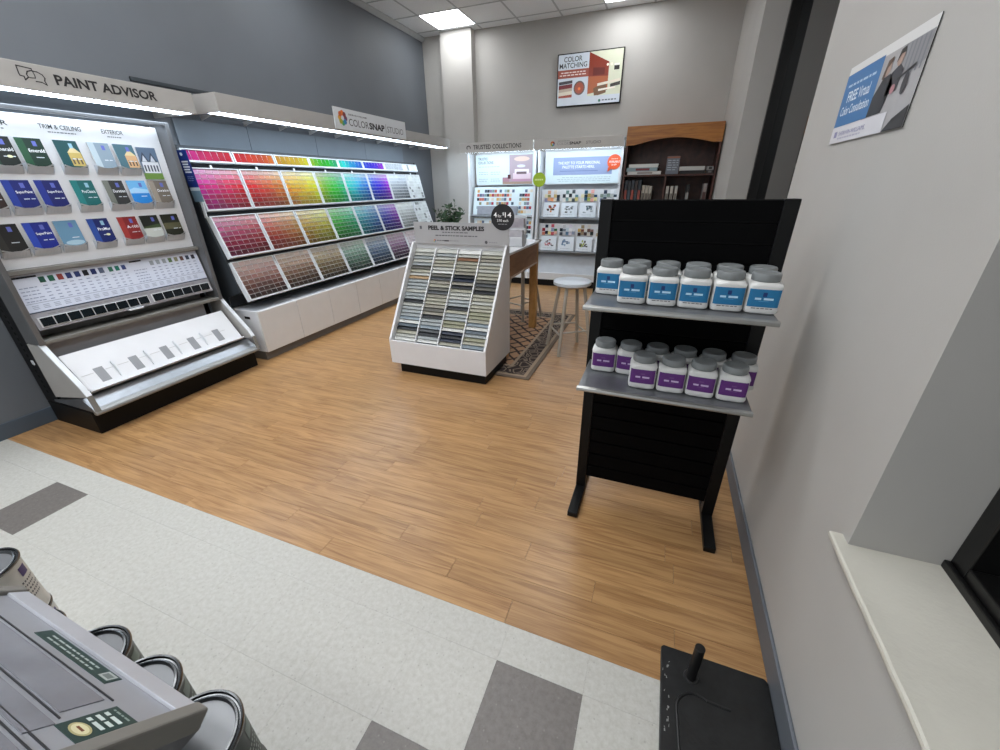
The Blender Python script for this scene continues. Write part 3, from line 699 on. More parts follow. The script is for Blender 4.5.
# ================================================================== PEEL AND STICK STAND
px0, px1, py0, py1 = -2.118, -1.196, 2.743, 3.325
ps = thing('sample_stand', 'white sloped floor stand of peel and stick samples with grey header', 'display stand', ((px0+px1)/2, (py0+py1)/2, 0))
B().prism([(py0+0.03, 0.001), (py0+0.03, 0.092), (py1-0.04, 0.092), (py1-0.04, 0.0098), (2.968, 0.0098), (2.968, 0.001)], 'x', px0+0.07, px1-0.02).build('plinth', M_BLACK, ps, bev=0.003)
prof = [(py0, 0.092), (py0, 0.312), (3.262, 1.068), (py1, 1.068), (py1, 0.092)]
for xx in (px0, px1-0.02): B().prism(prof, 'x', xx, xx+0.02).build('side_panel', M_WHITE, ps, bev=0.002)
B().box(px0+0.02, px1-0.02, py0+0.001, py0+0.02, 0.092, 0.305).build('front_panel', M_WHITE, ps, bev=0.002)
B().box(px0+0.02, px1-0.02, py0+0.02, py1-0.001, 0.093, 0.11).build('bottom_panel', M_WHITE, ps)
B().box(px0+0.02, px1-0.02, py1-0.018, py1-0.001, 0.11, 1.066).build('back_panel', M_WHITE, ps)
SL = Fr((px0+0.02, py0+0.02, 0.285), (1, 0, 0), (0, 3.262-py0, 1.068-0.312)); SLn = 0.902
W = px1-px0-0.04
b = B(); SL.slab(b, 0, W, -0.01, SLn, -0.045, -0.035); b.build('sloped_bed', M_WHITE, ps)
for k in range(1, 4): b = B(); SL.slab(b, W*k/4-0.004, W*k/4+0.004, 0.0, SLn, -0.035, -0.002); b.build('divider', M_WHITE, ps)
# header sign
b = B().box(-2.088, -1.182, 3.272, 3.278, 1.06, 1.240); hd = b.build('header_sign', mat('header_grey_board', 'a5a5a7', 0.5, var=0.02), ps)
f = Fr((-2.088, 3.272, 1.06), (1, 0, 0), (0, 0, 1)); b = B()
text(b, f, 'PEEL & STICK SAMPLES', 0.148, 0.685, 0.116, 0.153, '17171a', bold=0.045)
rs = random.Random(4); b.build('lettering', PRINT, hd); b = B()
f.lines(b, 0.285, 0.545, 0.099, 0.007, '55555a', seg=0.03, rnd=rs); f.lines(b, 0.215, 0.63, 0.072, 0.008, '55555a', seg=0.028, rnd=rs)
pinwheel(b, f, 0.205, 0.027, 0.013); f.lines(b, 0.225, 0.30, 0.03, 0.007, '55555a', seg=0.02, rnd=rs); f.rect(b, 0.30, 0.345, 0.024, 0.034, '26262a'); f.lines(b, 0.35, 0.44, 0.03, 0.006, '88888c', seg=0.02, rnd=rs)
f.disc(b, 0.70, 0.027, 0.013, '4d4d52'); f.lines(b, 0.725, 0.80, 0.027, 0.007, '8a8a8e', seg=0.02, rnd=rs); f.rect(b, 0.063, 0.083, 0.122, 0.148, '4a4c55')
b.build('small_print', PRINT, hd, kind='stuff')
b = B(); n = 40; dc = (-1.236, 3.268, 1.287); R = 0.101
b.color('18181b'); vs = [(dc[0]+R*math.cos(2*math.pi*i/n), dc[1], dc[2]+R*math.sin(2*math.pi*i/n)) for i in range(n)]
b.poly(vs); b.poly([(x, y+0.003, z) for x, y, z in reversed(vs)])
for i in range(n): j = (i+1) % n; b.poly([vs[j], vs[i], (vs[i][0], vs[i][1]+0.003, vs[i][2]), (vs[j][0], vs[j][1]+0.003, vs[j][2])])
rd = b.build('round_sign', PRINT, ps); rd['label'] = 'round black price sign'
f = Fr((dc[0], dc[1], dc[2]), (1, 0, 0), (0, 0, 1)); b = B()
text(b, f, '4', -0.078, -0.050, 0.0, 0.038, 'f2f2f2', bold=0.01); text(b, f, 'for', -0.042, -0.008, 0.0, 0.022, 'f2f2f2'); text(b, f, '$', 0.0, 0.014, 0.012, 0.038, 'f2f2f2'); text(b, f, '14', 0.020, 0.076, 0.0, 0.038, 'f2f2f2', bold=0.01)
text(b, f, '3.95 each', -0.048, 0.05, -0.034, -0.014, 'e0e0e0', bold=0.01); f.lines(b, -0.04, 0.04, -0.052, 0.005, '909094', seg=0.02, rnd=rs)
b.build('lettering', PRINT, rd)
# sample sheets, shingled down the four columns (colours from top to bottom)
CCOL = {'a': ('a9aaa3', 'pale grey'), 'b': ('93999a', 'cool grey'), 'c': ('8a867b', 'taupe grey'), 'd': ('5c5b55', 'dark taupe'), 'e': ('4a4d50', 'charcoal'), 'k': ('1c1f24', 'black'), 't': ('a58a68', 'tan'), 'n': ('7d5b44', 'brown'),
        'w': ('c9cac6', 'off white'), 'g': ('9b998a', 'greige'), 'v': ('1f2738', 'navy'), 's': ('7e8a92', 'slate grey'), 'o': ('8a8a74', 'olive grey'), 'q': ('56616a', 'steel grey')}
SEQ = ['aababdgatbbbabbkabbbswqkgawwb', 'abaggawdecgdecggcdckbbsekbwqs', 'wangggckvckgaabbkgbboowvkvgba', 'agcagaggdedkggaggoogswqbogsqb']
colnm = ['leftmost', 'second', 'third', 'rightmost']
NS = 28; stp = (SLn-0.01)/NS
for k in range(4):
    for i in range(NS):
        hexc, nm = CCOL[SEQ[k][i]]
        s0 = SLn-0.012-(i+1)*stp
        a0, a1 = W*k/4+(0.007 if k else 0.003), W*(k+1)/4-(0.007 if k < 3 else 0.003)
        up = Fr(SL.p(a0, s0, -0.010), SL.u, (SL.p(0, stp*1.55, -0.033)-SL.p(0, 0, -0.010)))
        L = math.hypot(stp*1.55, 0.023)
        b = B(); up.slab(b, 0, a1-a0, 0, L, -0.0025, 0)
        mt = mat('sample_'+nm.replace(' ', '_'), hexc, 0.45, var=0.05)
        o = b.build('sample_sheet', mt, loc=SL.p((a0+a1)/2, s0, -0.010))
        tag(o, '%s sample sheet, %s from top in the %s column of the sample stand' % (nm, ordinal(i), colnm[k]), 'sample sheet', 'peel and stick sample sheets')

# ================================================================== RUG, TABLE, STOOLS
def rug_mat():
    M = bpy.data.materials.new('rug_weave'); M.use_nodes = True; nt = M.node_tree; b = nt.nodes['Principled BSDF']; N = nt.nodes.new; L = nt.links.new
    tc = N('ShaderNodeTexCoord')
    def wave(rot, sc, dist):
        mp = N('ShaderNodeMapping'); mp.inputs['Rotation'].default_value = (0, 0, rot); L(tc.outputs['Object'], mp.inputs['Vector'])
        wv = N('ShaderNodeTexWave'); wv.inputs['Scale'].default_value = sc; wv.inputs['Distortion'].default_value = dist; wv.inputs['Detail'].default_value = 2; L(mp.outputs[0], wv.inputs['Vector'])
        r = N('ShaderNodeValToRGB'); r.color_ramp.elements[0].position = 0.06; r.color_ramp.elements[0].color = (0, 0, 0, 1); r.color_ramp.elements[1].position = 0.16; L(wv.outputs['Fac'], r.inputs['Fac']); return r.outputs['Color']
    mn = N('ShaderNodeMath'); mn.operation = 'MINIMUM'; L(wave(0.75, 2.6, 2.5), mn.inputs[0]); L(wave(-0.75, 2.6, 2.5), mn.inputs[1])
    n = N('ShaderNodeTexNoise'); n.inputs['Scale'].default_value = 300; L(tc.outputs['Object'], n.inputs['Vector'])
    mx = N('ShaderNodeMix'); mx.data_type = 'RGBA'; mx.inputs[6].default_value = lin('2e211c'); mx.inputs[7].default_value = lin('a17d5f'); L(mn.outputs[0], mx.inputs[0])
    L(mx.outputs[2], b.inputs['Base Color']); b.inputs['Roughness'].default_value = 0.95
    bp = N('ShaderNodeBump'); bp.inputs['Strength'].default_value = 0.4; bp.inputs['Distance'].default_value = 0.003; L(n.outputs['Fac'], bp.inputs['Height']); L(bp.outputs['Normal'], b.inputs['Normal'])
    return M
def border_mat():
    M = bpy.data.materials.new('rug_border_weave'); M.use_nodes = True; nt = M.node_tree; b = nt.nodes['Principled BSDF']; N = nt.nodes.new; L = nt.links.new
    tc = N('ShaderNodeTexCoord'); v = N('ShaderNodeTexVoronoi'); v.feature = 'DISTANCE_TO_EDGE'; v.inputs['Scale'].default_value = 11; L(tc.outputs['Object'], v.inputs['Vector'])
    r = N('ShaderNodeValToRGB'); e = r.color_ramp.elements; e[0].position = 0.05; e[0].color = lin('2a1e1a'); e[1].position = 0.10; e[1].color = lin('8c7c6c')
    x = r.color_ramp.elements.new(0.20); x.color = lin('2a1e1a'); L(v.outputs['Distance'], r.inputs['Fac']); L(r.outputs['Color'], b.inputs['Base Color']); b.inputs['Roughness'].default_value = 0.95
    return M
rx0, rx1, ry0, ry1 = -2.30, -0.90, 2.972, 4.99
rug = thing('area_rug', 'brown patterned area rug with dark scroll border under the table', 'rug', ((rx0+rx1)/2, (ry0+ry1)/2, 0))
M_BIND = mat('rug_tan_binding', '96836f', 0.9, bump=0.4, bscale=400)
def frame(b, x0, x1, y0, y1, wd, z0, z1): b.box(x0, x1, y0, y0+wd, z0, z1).box(x0, x1, y1-wd, y1, z0, z1).box(x0, x0+wd, y0+wd, y1-wd, z0, z1).box(x1-wd, x1, y0+wd, y1-wd, z0, z1)
b = B(); frame(b, rx0, rx1, ry0, ry1, 0.035, 0.001, 0.009); b.build('dark_edge', mat('rug_grey_edge', '6b5d50', 0.9), rug)
b = B(); frame(b, rx0+0.035, rx1-0.035, ry0+0.035, ry1-0.035, 0.03, 0.001, 0.0095); b.build('binding', M_BIND, rug)
b = B(); frame(b, rx0+0.065, rx1-0.065, ry0+0.065, ry1-0.065, 0.155, 0.001, 0.009); b.build('border', border_mat(), rug)
b = B(); frame(b, rx0+0.22, rx1-0.22, ry0+0.22, ry1-0.22, 0.028, 0.001, 0.0095); b.build('binding', M_BIND, rug)
B().box(rx0+0.248, rx1-0.248, ry0+0.248, ry1-0.248, 0.001, 0.009).build('field', rug_mat(), rug)

tx0, tx1, ty0, ty1, tz = -2.05, -1.212, 3.335, 4.395, 0.99
tb = thing('consultation_table', 'counter height wooden table with white top behind the sample stand', 'table', ((tx0+tx1)/2, (ty0+ty1)/2, 0.0095))
B().box(tx0, tx1, ty0, ty1, tz-0.022, tz).build('table_top', M_WHITE, tb, bev=0.004)
for x in (tx0+0.028, tx1-0.105):
    for y in (ty0+0.008, ty1-0.090): B().box(x, x+0.077, y, y+0.077, 0.0096, tz-0.022).build('leg', M_TABLEW, tb, bev=0.004)
for x in (tx0+0.02, tx1-0.042): B().box(x, x+0.022, ty0+0.105, ty1-0.105, 0.765, tz-0.022).build('apron', M_APRON, tb, bev=0.002)
for y in (ty0+0.02, ty1-0.042): B().box(tx0+0.105, tx1-0.105, y, y+0.022, 0.765, tz-0.022).build('apron', M_APRON, tb, bev=0.002)
b = B(); b.box(tx1-0.044, tx1-0.012, ty0+0.105, ty1-0.105, 0.755, 0.770); b.build('apron_moulding', mat('pale_moulding', 'b7a595', 0.45), tb)

M_STOOL = mat('grey_painted_metal', 'aea79c', 0.4, 0.2, var=0.04)
def stool(cx, cy, rot, seat_z, label, floor_z):
    t = thing('bar_stool', label, 'stool', (cx, cy, floor_z), 'round grey bar stools')
    R = 0.178
    B().lathe([(0, 0), (R-0.012, 0), (R, 0.006), (R, 0.030), (R-0.008, 0.036), (0, 0.036)], (cx, cy, seat_z-0.036), 40).build('seat', mat('pale_grey_seat', 'c6ced6', 0.35, var=0.03), t, smooth=True)
    B().lathe([(0, 0), (R-0.03, 0), (R-0.022, 0.012), (0, 0.012)], (cx, cy, seat_z-0.049), 32).build('seat_ring', M_STOOL, t, smooth=True)
    feet = []; tops = []
    for k in range(4):
        a = rot+math.pi/2*k
        ft = Vector((cx+0.235*math.cos(a), cy+0.235*math.sin(a), floor_z+0.0005)); ft.z = 0.0102 if (rx0 < ft.x+0.014 and ft.x-0.014 < rx1 and ry0 < ft.y+0.014 and ft.y-0.014 < ry1) else 0.0005; tp = Vector((cx+0.125*math.cos(a), cy+0.125*math.sin(a), seat_z-0.045))
        B().tube(ft, tp, 0.0165, 12).build('leg', M_STOOL, t, smooth=True); feet.append(ft); tops.append(tp)
    for k in range(4):
        h = 0.20 if k % 2 else 0.23
        fa = (h-floor_z)/(seat_z-0.045-floor_z); A = feet[k].lerp(tops[k], fa); C = feet[(k+1) % 4].lerp(tops[(k+1) % 4], fa)
        B().tube(A, C, 0.009, 10).build('stretcher', M_STOOL, t, smooth=True)
    return t
stool(-0.735, 3.80, math.radians(-101), 0.70, 'round grey metal bar stool standing right of the table', 0.0)
stool(-1.52, 4.70, math.radians(-70), 0.70, 'round grey metal bar stool tucked behind the table leg', 0.0095)

# potted plant on the table
pl = thing('potted_plant', 'small leafy green plant behind the sample stand header', 'plant', (-1.90, 3.62, tz))
B().lathe([(0, 0.001), (0.055, 0.001), (0.075, 0.13), (0.082, 0.14), (0.072, 0.14), (0.068, 0.125), (0, 0.12)], (-1.90, 3.62, tz), 24).build('pot', mat('white_ceramic_pot', 'c9c9c6', 0.3), pl, smooth=True)
M_LEAF = mat('dark_leaf', '2c4a30', 0.4, var=0.4, scale=25)
rl = random.Random(9); st = B(); lv = B()
for k in range(30):
    a = rl.uniform(0, 6.283); sp = rl.uniform(0.02, 0.17); h = rl.uniform(0.12, 0.30) - sp*0.35
    base = Vector((-1.90, 3.62, tz+0.12)); tip = base+Vector((math.cos(a)*sp, math.sin(a)*sp, h))
    st.tube(base, tip, 0.0022, 5)
    for q in range(8):
        fpt = base.lerp(tip, rl.uniform(0.35, 1.0)); d = Vector((rl.uniform(-1, 1), rl.uniform(-1, 1), rl.uniform(-0.3, 0.9))).normalized()
        L = rl.uniform(0.035, 0.06); sd = d.cross(Vector((rl.uniform(-1, 1), rl.uniform(-1, 1), rl.uniform(-1, 1)))).normalized()*L*0.26; nn = d.cross(sd).normalized()*L*0.08
        lv.mesh([fpt, fpt+d*L*0.5+sd+nn, fpt+d*L, fpt+d*L*0.5-sd+nn, fpt+d*L*0.5-nn], [(0, 4, 1), (4, 2, 1), (0, 3, 4), (4, 3, 2)])
st.build('stems', mat('green_stem', '3c4a2c', 0.6), pl); lv.build('foliage', M_LEAF, pl, kind='stuff')

# acrylic brochure holders on the table
def acrylic():
    M = bpy.data.materials.new('clear_acrylic'); M.use_nodes = True; b = M.node_tree.nodes['Principled BSDF']
    b.inputs['Base Color'].default_value = (0.9, 0.93, 0.95, 1); b.inputs['Roughness'].default_value = 0.08; b.inputs['Alpha'].default_value = 0.35
    return M
M_ACR = acrylic()
for nm, x0, x1, y, h, cc in (('tall', -1.50, -1.25, 3.92, 0.27, 'a09aa0'), ('low', -1.42, -1.225, 3.80, 0.165, 'b0adb2')):
    t = thing('brochure_holder', '%s clear acrylic brochure holder with grey leaflets on the table' % nm, 'brochure holder', ((x0+x1)/2, y, tz), 'acrylic holders on the table')
    b = B(); b.box(x0, x1, y-0.05, y+0.05, tz+0.0005, tz+0.004).box(x0, x0+0.003, y-0.05, y+0.05, tz+0.004, tz+h*0.7).box(x1-0.003, x1, y-0.05, y+0.05, tz+0.004, tz+h*0.7).box(x0, x1, y+0.047, y+0.05, tz+0.004, tz+h).box(x0, x1, y-0.05, y-0.047, tz+0.004, tz+h*0.55)
    b.build('acrylic_shell', M_ACR, t)
    B().box(x0+0.008, x1-0.008, y-0.02, y+0.03, tz+0.005, tz+h*0.9).build('leaflets', mat('leaflet_'+nm, cc, 0.5, var=0.12, scale=25), t)
# green disc sign on a thin pole
gp = (-1.237, 4.33)
t = thing('disc_sign', 'lime green disc sign on a thin pole at the table corner', 'sign', (gp[0], gp[1], tz))
B().lathe([(0, 0.0005), (0.035, 0.0005), (0.035, 0.006), (0, 0.006)], (gp[0], gp[1], tz), 20).build('base', M_SILVER, t)
B().tube((gp[0], gp[1], tz+0.006), (gp[0], gp[1], 1.52), 0.005, 8).build('pole', M_SILVER, t)
b = B(); n = 28; R = 0.066
for q in (0, 0.004):
    pass
vs = [(gp[0]+R*math.cos(2*math.pi*i/n), gp[1]-0.008, 1.57+R*math.sin(2*math.pi*i/n)) for i in range(n)]; ws = [(x, y+0.004, z) for x, y, z in vs]
b.poly(vs); b.poly(list(reversed(ws)))
for i in range(n): j = (i+1) % n; b.poly([vs[j], vs[i], ws[i], ws[j]])
dd = b.build('disc', mat('lime_green_print', '9ab820', 0.45), t)
f = Fr((gp[0], gp[1]-0.008, 1.57), (1, 0, 0), (0, 0, 1)); b = B(); f.lines(b, -0.045, 0.045, 0.0, 0.014, 'd8e69a', seg=0.016); b.build('lettering', PRINT, dd)

# ================================================================== BACK WALL DISPLAYS
BF, BB = 6.50, 6.985
def back_unit(x0, x1, label):
    t = thing('collections_display', label, 'display', ((x0+x1)/2, (BF+BB)/2, 0))
    B().box(x0+0.02, x1-0.02, BF+0.03, BB, 0.001, 0.105).build('plinth', M_BLACK, t)
    hb = B(); hb.box(x0-0.03 if x0 < -3 else x0, x1, BF-0.03, BF-0.012, 1.985, 2.122); hb.box(x0, x1, BF-0.012, BB, 2.105, 2.122)
    hh = hb.build('header', mat('pale_header_laminate', 'c6c4c0', 0.5, var=0.02), t, bev=0.002)
    B().box(x0+0.02, x1-0.02, BF-0.005, BF+0.09, 1.992, 2.0).build('diffuser', M_LED, t)
    for xx in (x0+0.012, x1-0.042): B().prism([(BF+0.17, 1.985), (BF+0.17, 1.50), (BF+0.03, 0.45), (BF+0.005, 0.106), (BB, 0.106), (BB, 1.985)], 'x', xx, xx+0.03).build('side_panel', M_WHITE2, t)
    B().box(x0+0.04, x1-0.04, BB-0.02, BB-0.002, 0.106, 2.10).build('back_panel', M_WHITE2, t)
    bb = B().box(x0+0.08, x1-0.06, 6.84, 6.855, 1.53, 1.975); bo = bb.build('graphic_board', M_WHITE, t)
    # sloped metal lower deck
    B().prism([(BF+0.005, 0.20), (BF+0.24, 0.50), (BF+0.25, 0.49), (BF+0.02, 0.185)], 'x', x0+0.045, x1-0.045).build('lower_deck', mat('pale_metal_deck', 'b9bec4', 0.3, 0.4), t)
    B().box(x0+0.045, x1-0.045, BF, BF+0.015, 0.106, 0.215).build('deck_lip', M_WHITE2, t)
    return t, hh, bo
uL, hL, bL = back_unit(-3.13, -1.955, 'lit white trusted collections display against the back wall')
uR, hR, bR = back_unit(-1.945, -0.668, 'lit white color studio display beside the wooden bookcase')
f = Fr((0, BF-0.03, 0), (1, 0, 0), (0, 0, 1))
b = B(); text(b, f, 'TRUSTED COLLECTIONS', -2.92, -2.14, 2.028, 2.088, '0c0c0e', bold=0.012); b.build('lettering', PRINT, hL)
b = B(); f.ring(b, [(-3.0+0.03*math.cos(math.radians(a)), 2.055+0.025*math.sin(math.radians(a))) for a in range(-20, 260, 40)], 0.012, '2a2a2d'); b.build('emblem', PRINT, hL)
b = B(); pinwheel(b, f, -1.665, 2.055, 0.036); text(b, f, 'SHERWIN-WILLIAMS', -1.59, -1.42, 2.078, 2.090, '55565a'); text(b, f, 'COLOR', -1.60, -1.43, 2.035, 2.066, '909093'); text(b, f, 'SNAP', -1.42, -1.255, 2.035, 2.072, '1b1b1e', bold=0.03); text(b, f, 'STUDIO', -1.185, -0.98, 2.036, 2.072, '77777a', bold=0.01); b.build('lettering', PRINT, hR)
# boards
f = Fr((0, 6.84, 0), (1, 0, 0), (0, 0, 1)); rb = random.Random(6)
b = B(); f.rect(b, -3.04, -2.03, 1.535, 1.97, 'd3e6ea', 0.001)
text(b, f, 'TRUSTED', -3.0, -2.83, 1.895, 1.935, '23404e', 0.002, bold=0.01); text(b, f, 'COLLECTIONS', -3.0, -2.74, 1.84, 1.88, '23404e', 0.002, bold=0.01)
f.lines(b, -3.0, -2.62, 1.80, 0.008, '9fb4bd', 0.002, seg=0.04, rnd=rb)
for z in (1.72, 1.69, 1.62, 1.59):
    f.lines(b, -3.0, -2.84, z, 0.008, '9fb4bd', 0.002, seg=0.04, rnd=rb); f.lines(b, -2.79, -2.62, z, 0.008, '9fb4bd', 0.002, seg=0.04, rnd=rb)
# printed living room: wall, sofa, cushions, side table
f.rect(b, -2.46, -2.07, 1.56, 1.96, 'a99aa4', 0.002); f.rect(b, -2.58, -2.07, 1.54, 1.575, 'a68f7c', 0.0022)
f.disc(b, -2.25, 1.90, 0.13, 'd9c0b4', 0.0024, ry=0.035); f.disc(b, -2.26, 1.80, 0.07, 'cfd6e6', 0.0024, ry=0.02)
f.rect(b, -2.40, -2.10, 1.60, 1.70, 'd9c5cf', 0.0026); f.rect(b, -2.37, -2.13, 1.69, 1.755, 'e6dde2', 0.0026); f.rect(b, -2.42, -2.09, 1.58, 1.615, 'b98fa6', 0.0028); f.rect(b, -2.34, -2.17, 1.685, 1.72, '6d5a60', 0.003)
f.rect(b, -2.58, -2.46, 1.575, 1.64, 'a8808c', 0.0026); f.rect(b, -2.49, -2.44, 1.62, 1.68, '4a1c26', 0.0028)
b.build('print', PRINT, bL)
b = B(); f.rect(b, -1.85, -0.74, 1.535, 1.97, 'd6e8ee', 0.001); f.rect(b, -1.735, -0.84, 1.655, 1.895, '8f9fc4', 0.002)
text(b, f, 'THE KEY TO YOUR PERSONAL', -1.66, -1.02, 1.80, 1.838, 'eef2fa', 0.003, bold=0.01); text(b, f, 'PALETTE STARTS HERE.', -1.59, -1.10, 1.745, 1.783, 'eef2fa', 0.003, bold=0.01)
f.rect(b, -1.63, -1.05, 1.705, 1.712, '5f6ea0', 0.003)
for z in (1.62, 1.595, 1.57): f.lines(b, -1.68+rb.uniform(0, 0.1), -0.85, z, 0.007, 'a9bcc6', 0.002, seg=0.05, rnd=rb)
b.build('print', PRINT, bR)
b = B(); f.disc(b, -0.815, 1.815, 0.10, 'e2592a', 0.012, 28); f.poly(b, [(-0.90, 1.75), (-0.84, 1.73), (-0.905, 1.685)], 'e2592a', 0.012)
oo = b.build('orange_badge', PRINT, bR)
b = B(); text(b, f, 'AVAILABLE', -0.89, -0.74, 1.805, 1.832, 'fbeee8', 0.014, bold=0.01); text(b, f, 'IN APP', -0.85, -0.78, 1.765, 1.79, 'fbeee8', 0.014, bold=0.01); f.lines(b, -0.86, -0.77, 1.855, 0.01, 'f4c4b0', 0.014, seg=0.03); b.build('lettering', PRINT, oo)
# color card shelves of the right unit
pal = [['9a9ab8', 'd8dbe0', '3a4450', 'd9a886', 'c9b27c', 'e2d9b8', 'e39a6c', '2b3038', '8b8f58', 'd6cfc0'], ['505a60', 'e4e4e0', '2a3036', 'c6bd7a', '6f8f8c', 'dfe4e6', '3c4248', 'd3cdb6', '5a7f8a', 'eef0f0'],
       ['27333c', 'e2a8a0', 'd8d8d4', 'b4a05c', 'dedaa0', '2c5a74', 'a89684', 'e6e0b8', '9aa860', '22486a'], ['22303a', '9fb0b4', 'e6e8ea', '5a6a84', '7f9488', 'd4d8da', '3a4658', 'b8c0bc', '8a9a90', 'e0e2e0']]
pal2 = [['c87f6c', 'e6e6e2', 'd8b0a0', '14283c', '8fa0bc', '8f1c30', 'e2d9a0', '1f6a3c', 'd0d4d8', 'b8505c'], ['d4d0dc', '4a505c', 'c4d2dc', '8a94a8', 'c0c4c8', 'e8e8ea', '1f2a34', '5a7a94', 'dde0e4', '7a848e'],
        ['7a4a3a', 'd8d4cc', '3a2c28', 'e2e0da', '2c3838', '9a8a70', '6a5048', 'c8a868', '4a3a3c', '8a6a64'], ['8a9490', 'e4e4e0', '3a4444', 'b4a888', '5a6a60', 'd0ccc0', '2a3434', '9a9484', 'c8ccc8', '747c78']]
cname = ['left', 'second', 'third', 'right']
M_CARD = mat('white_card', 'd9e2ea', 0.4, var=0.01)
art = [['a03c2c', '2e3a34', 'd08a5a', '8a4a30'], ['3a4448', '8a949a', '2c3438', '9aa2a6'], ['3a5a6a', '7a8a92', '2a3a44', 'a0aab0'], ['506070', '8090a0', '304050', 'a0b0c0']]
art2 = [['8a3a4c', '3a3a44', 'c0707c', '8a8a94'], ['5a7a9a', '8aa4bc', '3a5a7a', '7a94ac'], ['9aae3c', '3a3a38', '8a8c4c', '5a5a58'], ['707070', '909090', '404040', 'b0b0b0']]
for r, (yc, zc0, zc1, zk0, zk1, pp, aa) in enumerate(((6.75, 1.275, 1.434, 1.057, 1.272, pal, art), (6.66, 0.784, 0.938, 0.556, 0.772, pal2, art2))):
    sh = B().prism([(yc-0.055, zk0-0.03), (yc-0.055, zk0-0.01), (yc+0.02, zk0-0.005), (BB-0.025, zk0+0.03), (BB-0.025, zk0-0.03)], 'x', -1.895, -0.72).build('card_shelf', mat('grey_shelf_metal', '9aa0a6', 0.35, 0.4), uR)
    B().prism([(yc+0.025, zk0), (yc+0.055, zc1+0.02), (yc+0.068, zc1+0.02), (yc+0.04, zk0)], 'x', -1.895, -0.72).build('chip_backer', M_WHITE2, uR)
    for k in range(4):
        x0 = -1.845+0.29*k
        f = Fr((x0, yc-0.035, zk0), (1, 0, 0), (0, 0.05, zk1-zk0)); W, H = 0.252, zk1-zk0
        t = thing('color_card', 'white color card with small picture, %s on the %s shelf of the color studio display' % (cname[k], 'upper' if r == 0 else 'lower'), 'color card', (x0+W/2, yc-0.035, zk0), 'color cards on the back display')
        b = B(); f.slab(b, 0, W, 0, H, -0.004, 0); b.build('card', M_CARD, t)
        b = B(); rq = random.Random(r*7+k)
        for q in range(14):
            a = rq.uniform(0.2, 0.68); z = rq.uniform(0.28, 0.72); f.rect(b, a*W, (a+rq.uniform(0.06, 0.18))*W, z*H, (z+rq.uniform(0.05, 0.16))*H, aa[k][q % 4], 0.001+0.0001*q)
        f.lines(b, 0.15*W, 0.75*W, 0.16*H, 0.02*H, '8a949c', 0.001, seg=0.03, rnd=rq)
        b.build('picture', PRINT, t, kind='stuff')
        g = Fr((x0, yc+0.022, zc0), (1, 0, 0), (0, 0.02, zc1-zc0)); b = B(); H2 = zc1-zc0
        for q in range(15):
            i, j = q % 5, q//5
            if j == 2 and i in (0, 2, 4): continue
            b.color(pp[k][(q*3+k) % 10]); dz = 0.008*((q*5) % 3)
            g.slab(b, W*(0.02+0.195*i), W*(0.02+0.195*i+0.19), H2*j/3+dz, H2*(j+1)/3+dz-0.003, 0.0+0.002*(q % 3), 0.003+0.002*(q % 3))
        b.build('color_swatches', CHIPM, uR, kind='stuff')
# left unit: sloped chip boards, grey boxes and leaflets
M_LBOARD = mat('pale_aqua_board', 'd4e4ea', 0.45, var=0.02)
for (yb, zb, yt, zt, seed, nr) in ((6.66, 1.075, 6.78, 1.50, 3, 6), (6.60, 0.56, 6.72, 1.03, 8, 6)):
    f = Fr((-3.06, yb, zb), (1, 0, 0), (0, yt-yb, zt-zb)); H = math.hypot(yt-yb, zt-zb); W = 1.05
    b = B(); f.slab(b, 0, W, 0, H, -0.012, 0); bo = b.build('chip_board', M_LBOARD, uL)
    b = B(); f.slab(b, -0.02, W+0.02, -0.022, 0, -0.03, 0.03); b.build('board_ledge', M_STEEL, uL)
    rq = random.Random(seed); b = B()
    cols = ['b09a7c', 'a83c50', '8a7f9a', '4a5a6a', 'd0a868', '7f9a9a', 'e2e2de', '8a8f6c', 'c8b8a0', '5f6f8a', 'c06a5c', 'd8d0c0', '9ab0b4', '3a4048']
    for j in range(nr):
        for i in range(22):
            if rq.random() < 0.25: continue
            if 14.5 < i < 16.5: continue
            b.color(rq.choice(cols)); f.slab(b, 0.06+0.044*i, 0.06+0.044*i+0.040, H*(0.08+0.145*j), H*(0.08+0.145*j+0.10), 0.0002, 0.004)
    b.build('color_swatches', CHIPM, bo, kind='stuff')
    for x0, x1 in (((0.10, 0.42), (0.50, 0.80)) if seed == 3 else ((0.45, 0.72),)):
        b = B(); f.slab(b, x0, x1, 0.0, H*0.30, 0.006, 0.05); b.build('fan_deck_box', mat('grey_fan_box', '8f95a0', 0.5, var=0.1, scale=20), uL)

# ================================================================== BOOKCASE AND BOOKS
bx0, bx1, byf, byb, bz = -0.640, 0.538, 6.50, 6.985, 2.195
bc = thing('bookcase', 'dark cherry bookcase with lighter arched valance at the back right', 'bookcase', ((bx0+bx1)/2, (byf+byb)/2, 0))
for xx in (bx0, bx1-0.025): B().box(xx, xx+0.025, byf, byb, 0.001, bz-0.001).build('side_panel', M_BOOKD, bc)
B().box(bx0+0.025, bx1-0.025, byb-0.015, byb, 0.05, bz-0.02).build('back_panel', M_BOOKD, bc)
B().box(bx0, bx1, byf-0.01, byb, bz, bz+0.02).build('top_panel', M_BOOKW, bc)
pts = [(bx0+0.0, bz)] + [(bx1, bz)] + [(bx1, bz-0.205)] + [(bx1-0.10-(bx1-bx0-0.2)*k/16, bz-0.205+0.075*math.sin(math.pi*k/16)) for k in range(17)] + [(bx0, bz-0.205)]
B().prism(pts, 'y', byf-0.022, byf).build('valance', M_BOOKW, bc)
sz = 1.632
zs = [0.08, 0.45, 0.85, 1.25, sz]
for z in zs: B().box(bx0+0.025, bx1-0.025, byf+0.004, byb-0.015, z-0.022, z).build('shelf', M_BOOKD, bc)
xm = -0.072
